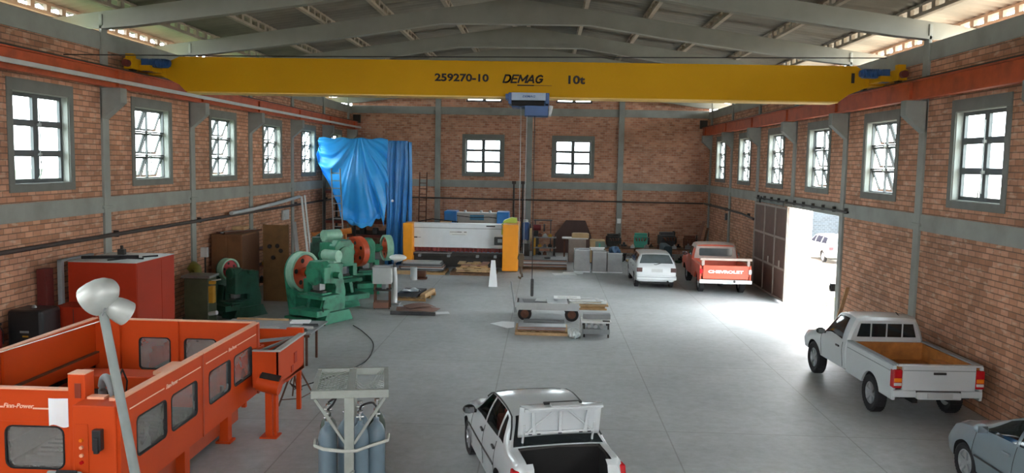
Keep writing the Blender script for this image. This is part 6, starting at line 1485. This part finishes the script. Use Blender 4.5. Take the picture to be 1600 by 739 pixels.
tag(MB().grid(lambda u, v: (7.15+.55*u, 37.6+2.4*v, 1.32-.02*sin(u*9)-.95*abs(u-.5)**2*2), 12, 10).build('dark_cover_cloth', mat('dark_teal_cloth', '22343A', .8, var=.2), solid=.01, smooth=1) if False else MB().prism(rrect(6.55, 6.95, 0, 1.15, .12), 'y', 38.6, 40.2).build('covered_crate', mat('dark_teal_cloth', '22343A', .8, var=.2), bevel=.05), 'dark teal covered crate standing between the estate car and the orange pickup', 'crate')
dr = thing('oil_drum', 'dark oil drum by the wall behind the orange pickup', 'drum', (9.3, 40.2, 0))
MB().lathe([(.28, 0), (.29, .02), (.28, .04), (.28, .3), (.295, .32), (.28, .34), (.28, .58), (.295, .6), (.28, .62), (.28, .86), (.29, .88), (.26, .88), (.26, .86), (.001, .86)], n=26).build('body', M['dark'], dr, smooth=35); MB().cyl((.12, 0, .86), (.12, 0, .89), .035).build('bung', M['steel'], dr)
engine('dark engine standing on the floor by the right wall beyond the orange pickup', (9.2, 38.7, 0), 1.4, M['dark'], 1.2)
tag(MB().bb((9.08, 38.5, .92), (9.36, 38.9, 1.12)).build('pale_carton', M['card'], bevel=.01), 'pale carton resting on the engine by the right wall beyond the orange pickup', 'carton')
for k, (a, b_, w) in enumerate((((9.05, 44.6, 0), (9.62, 45.2, 1.9), .16), ((9.3, 44.2, 0), (9.7, 44.5, 1.6), .12))): tag(MB().bar(a, b_, w, .04).build('leaning_plank', M['brownsheet' if k == 0 else 'dpallet']), ['wide pale plank leaning in the corner behind the orange pickup', 'narrow dark plank leaning on the wall behind the orange pickup'][k], 'plank')
tag(MB().bar((9.5, 24.3, 0.02), (9.70, 23.9, 1.5), .14, .03).build('leaning_board', M['timber']), 'pale board leaning on the brick wall just this side of the doorway', 'board')
tag(MB().box((5.07, YB-.19, 1.78), (.2, .06, .26)).build('socket_box', M['white'], bevel=.01), 'small white socket box on the right column of the end wall', 'box')
tag(MB().bb((HW-.10, 40.4, 2.30), (HW, 40.6, 2.62)).build('switch_box', M['dsheet'], bevel=.01), 'small dark switch box on the wall behind the sliding door', 'box')
for k, x in enumerate((-.75, -.25)): tag(MB().cyl((x, YB-.08, .2), (x, YB-.08, 3.75), .05, n=10).box((x, YB-.09, 3.78), (.22, .08, .16)).build('down_pipe', MATS['dark_brown_pipe']), ['dark vertical pipe on the end wall, left of the pair by the middle column', 'dark vertical pipe on the end wall, right of the pair by the middle column'][k], 'pipe')

# outside the door -----------------------------------------------------------------
M['stone'] = brick_mat('grey_stone_wall', 0, '28323A', '20282E', '323C44', .3, .02, smear='2C363E')
ow = MB().bb((13.5, 54.2, 0), (24, 54.5, 3.6)); struct(ow.build('wall_outside', M['stone']))
ws = thing('storefront', 'white framed window with an awning in the grey wall across the yard', 'window', (17.45, 54.1, 0))
MB().bb((-.9, -.06, 0), (-.75, .1, 2.6)).bb((-.75, -.06, 2.3), (.35, .1, 2.6)).build('frame', M['grey'], ws); MB().prism([(-.5, 2.0), (.05, 2.0), (.05, 2.3), (-.3, 2.3)], 'x', -.65, .5).build('awning', M['white'], ws)
MB().bb((-.6, -.02, 1.0), (.45, .02, 2.0)).build('dark_opening', M['darkin'], ws); MB().box((-.05, -.04, 1.55), (.3, .04, .6)).build('pale_poster', M['paper'], ws)
wp = MB().bb((11.4, 35.3, 0), (12.25, 35.6, 4.2)); struct(wp.build('wall_pier', mat('white_render', 'DCDAD4', .9, var=.04)))
def tuft(n_, x0, x1, y0_, y1_, h):
    mb = MB(); rg = random.Random(9)
    for k in range(n_):
        x, y = rg.uniform(x0, x1), rg.uniform(y0_, y1_); a = rg.uniform(0, 6.3); hh = h*rg.uniform(.5, 1)
        d = Vector((cos(a), sin(a), 0))*.02; t_ = Vector((rg.uniform(-.08, .08), rg.uniform(-.08, .08), hh))
        mb._add([Vector((x, y, -.03))-d, Vector((x, y, -.03))+d, Vector((x, y, -.03))+t_], [(0, 1, 2)])
    return mb
g = tuft(350, 10.5, 12.2, 29.4, 31.6, .2).build('grass', M['grass'], solid=.004); tag(g, 'thin grass growing on the sunny ground just outside the doorway', 'grass', kind='stuff')
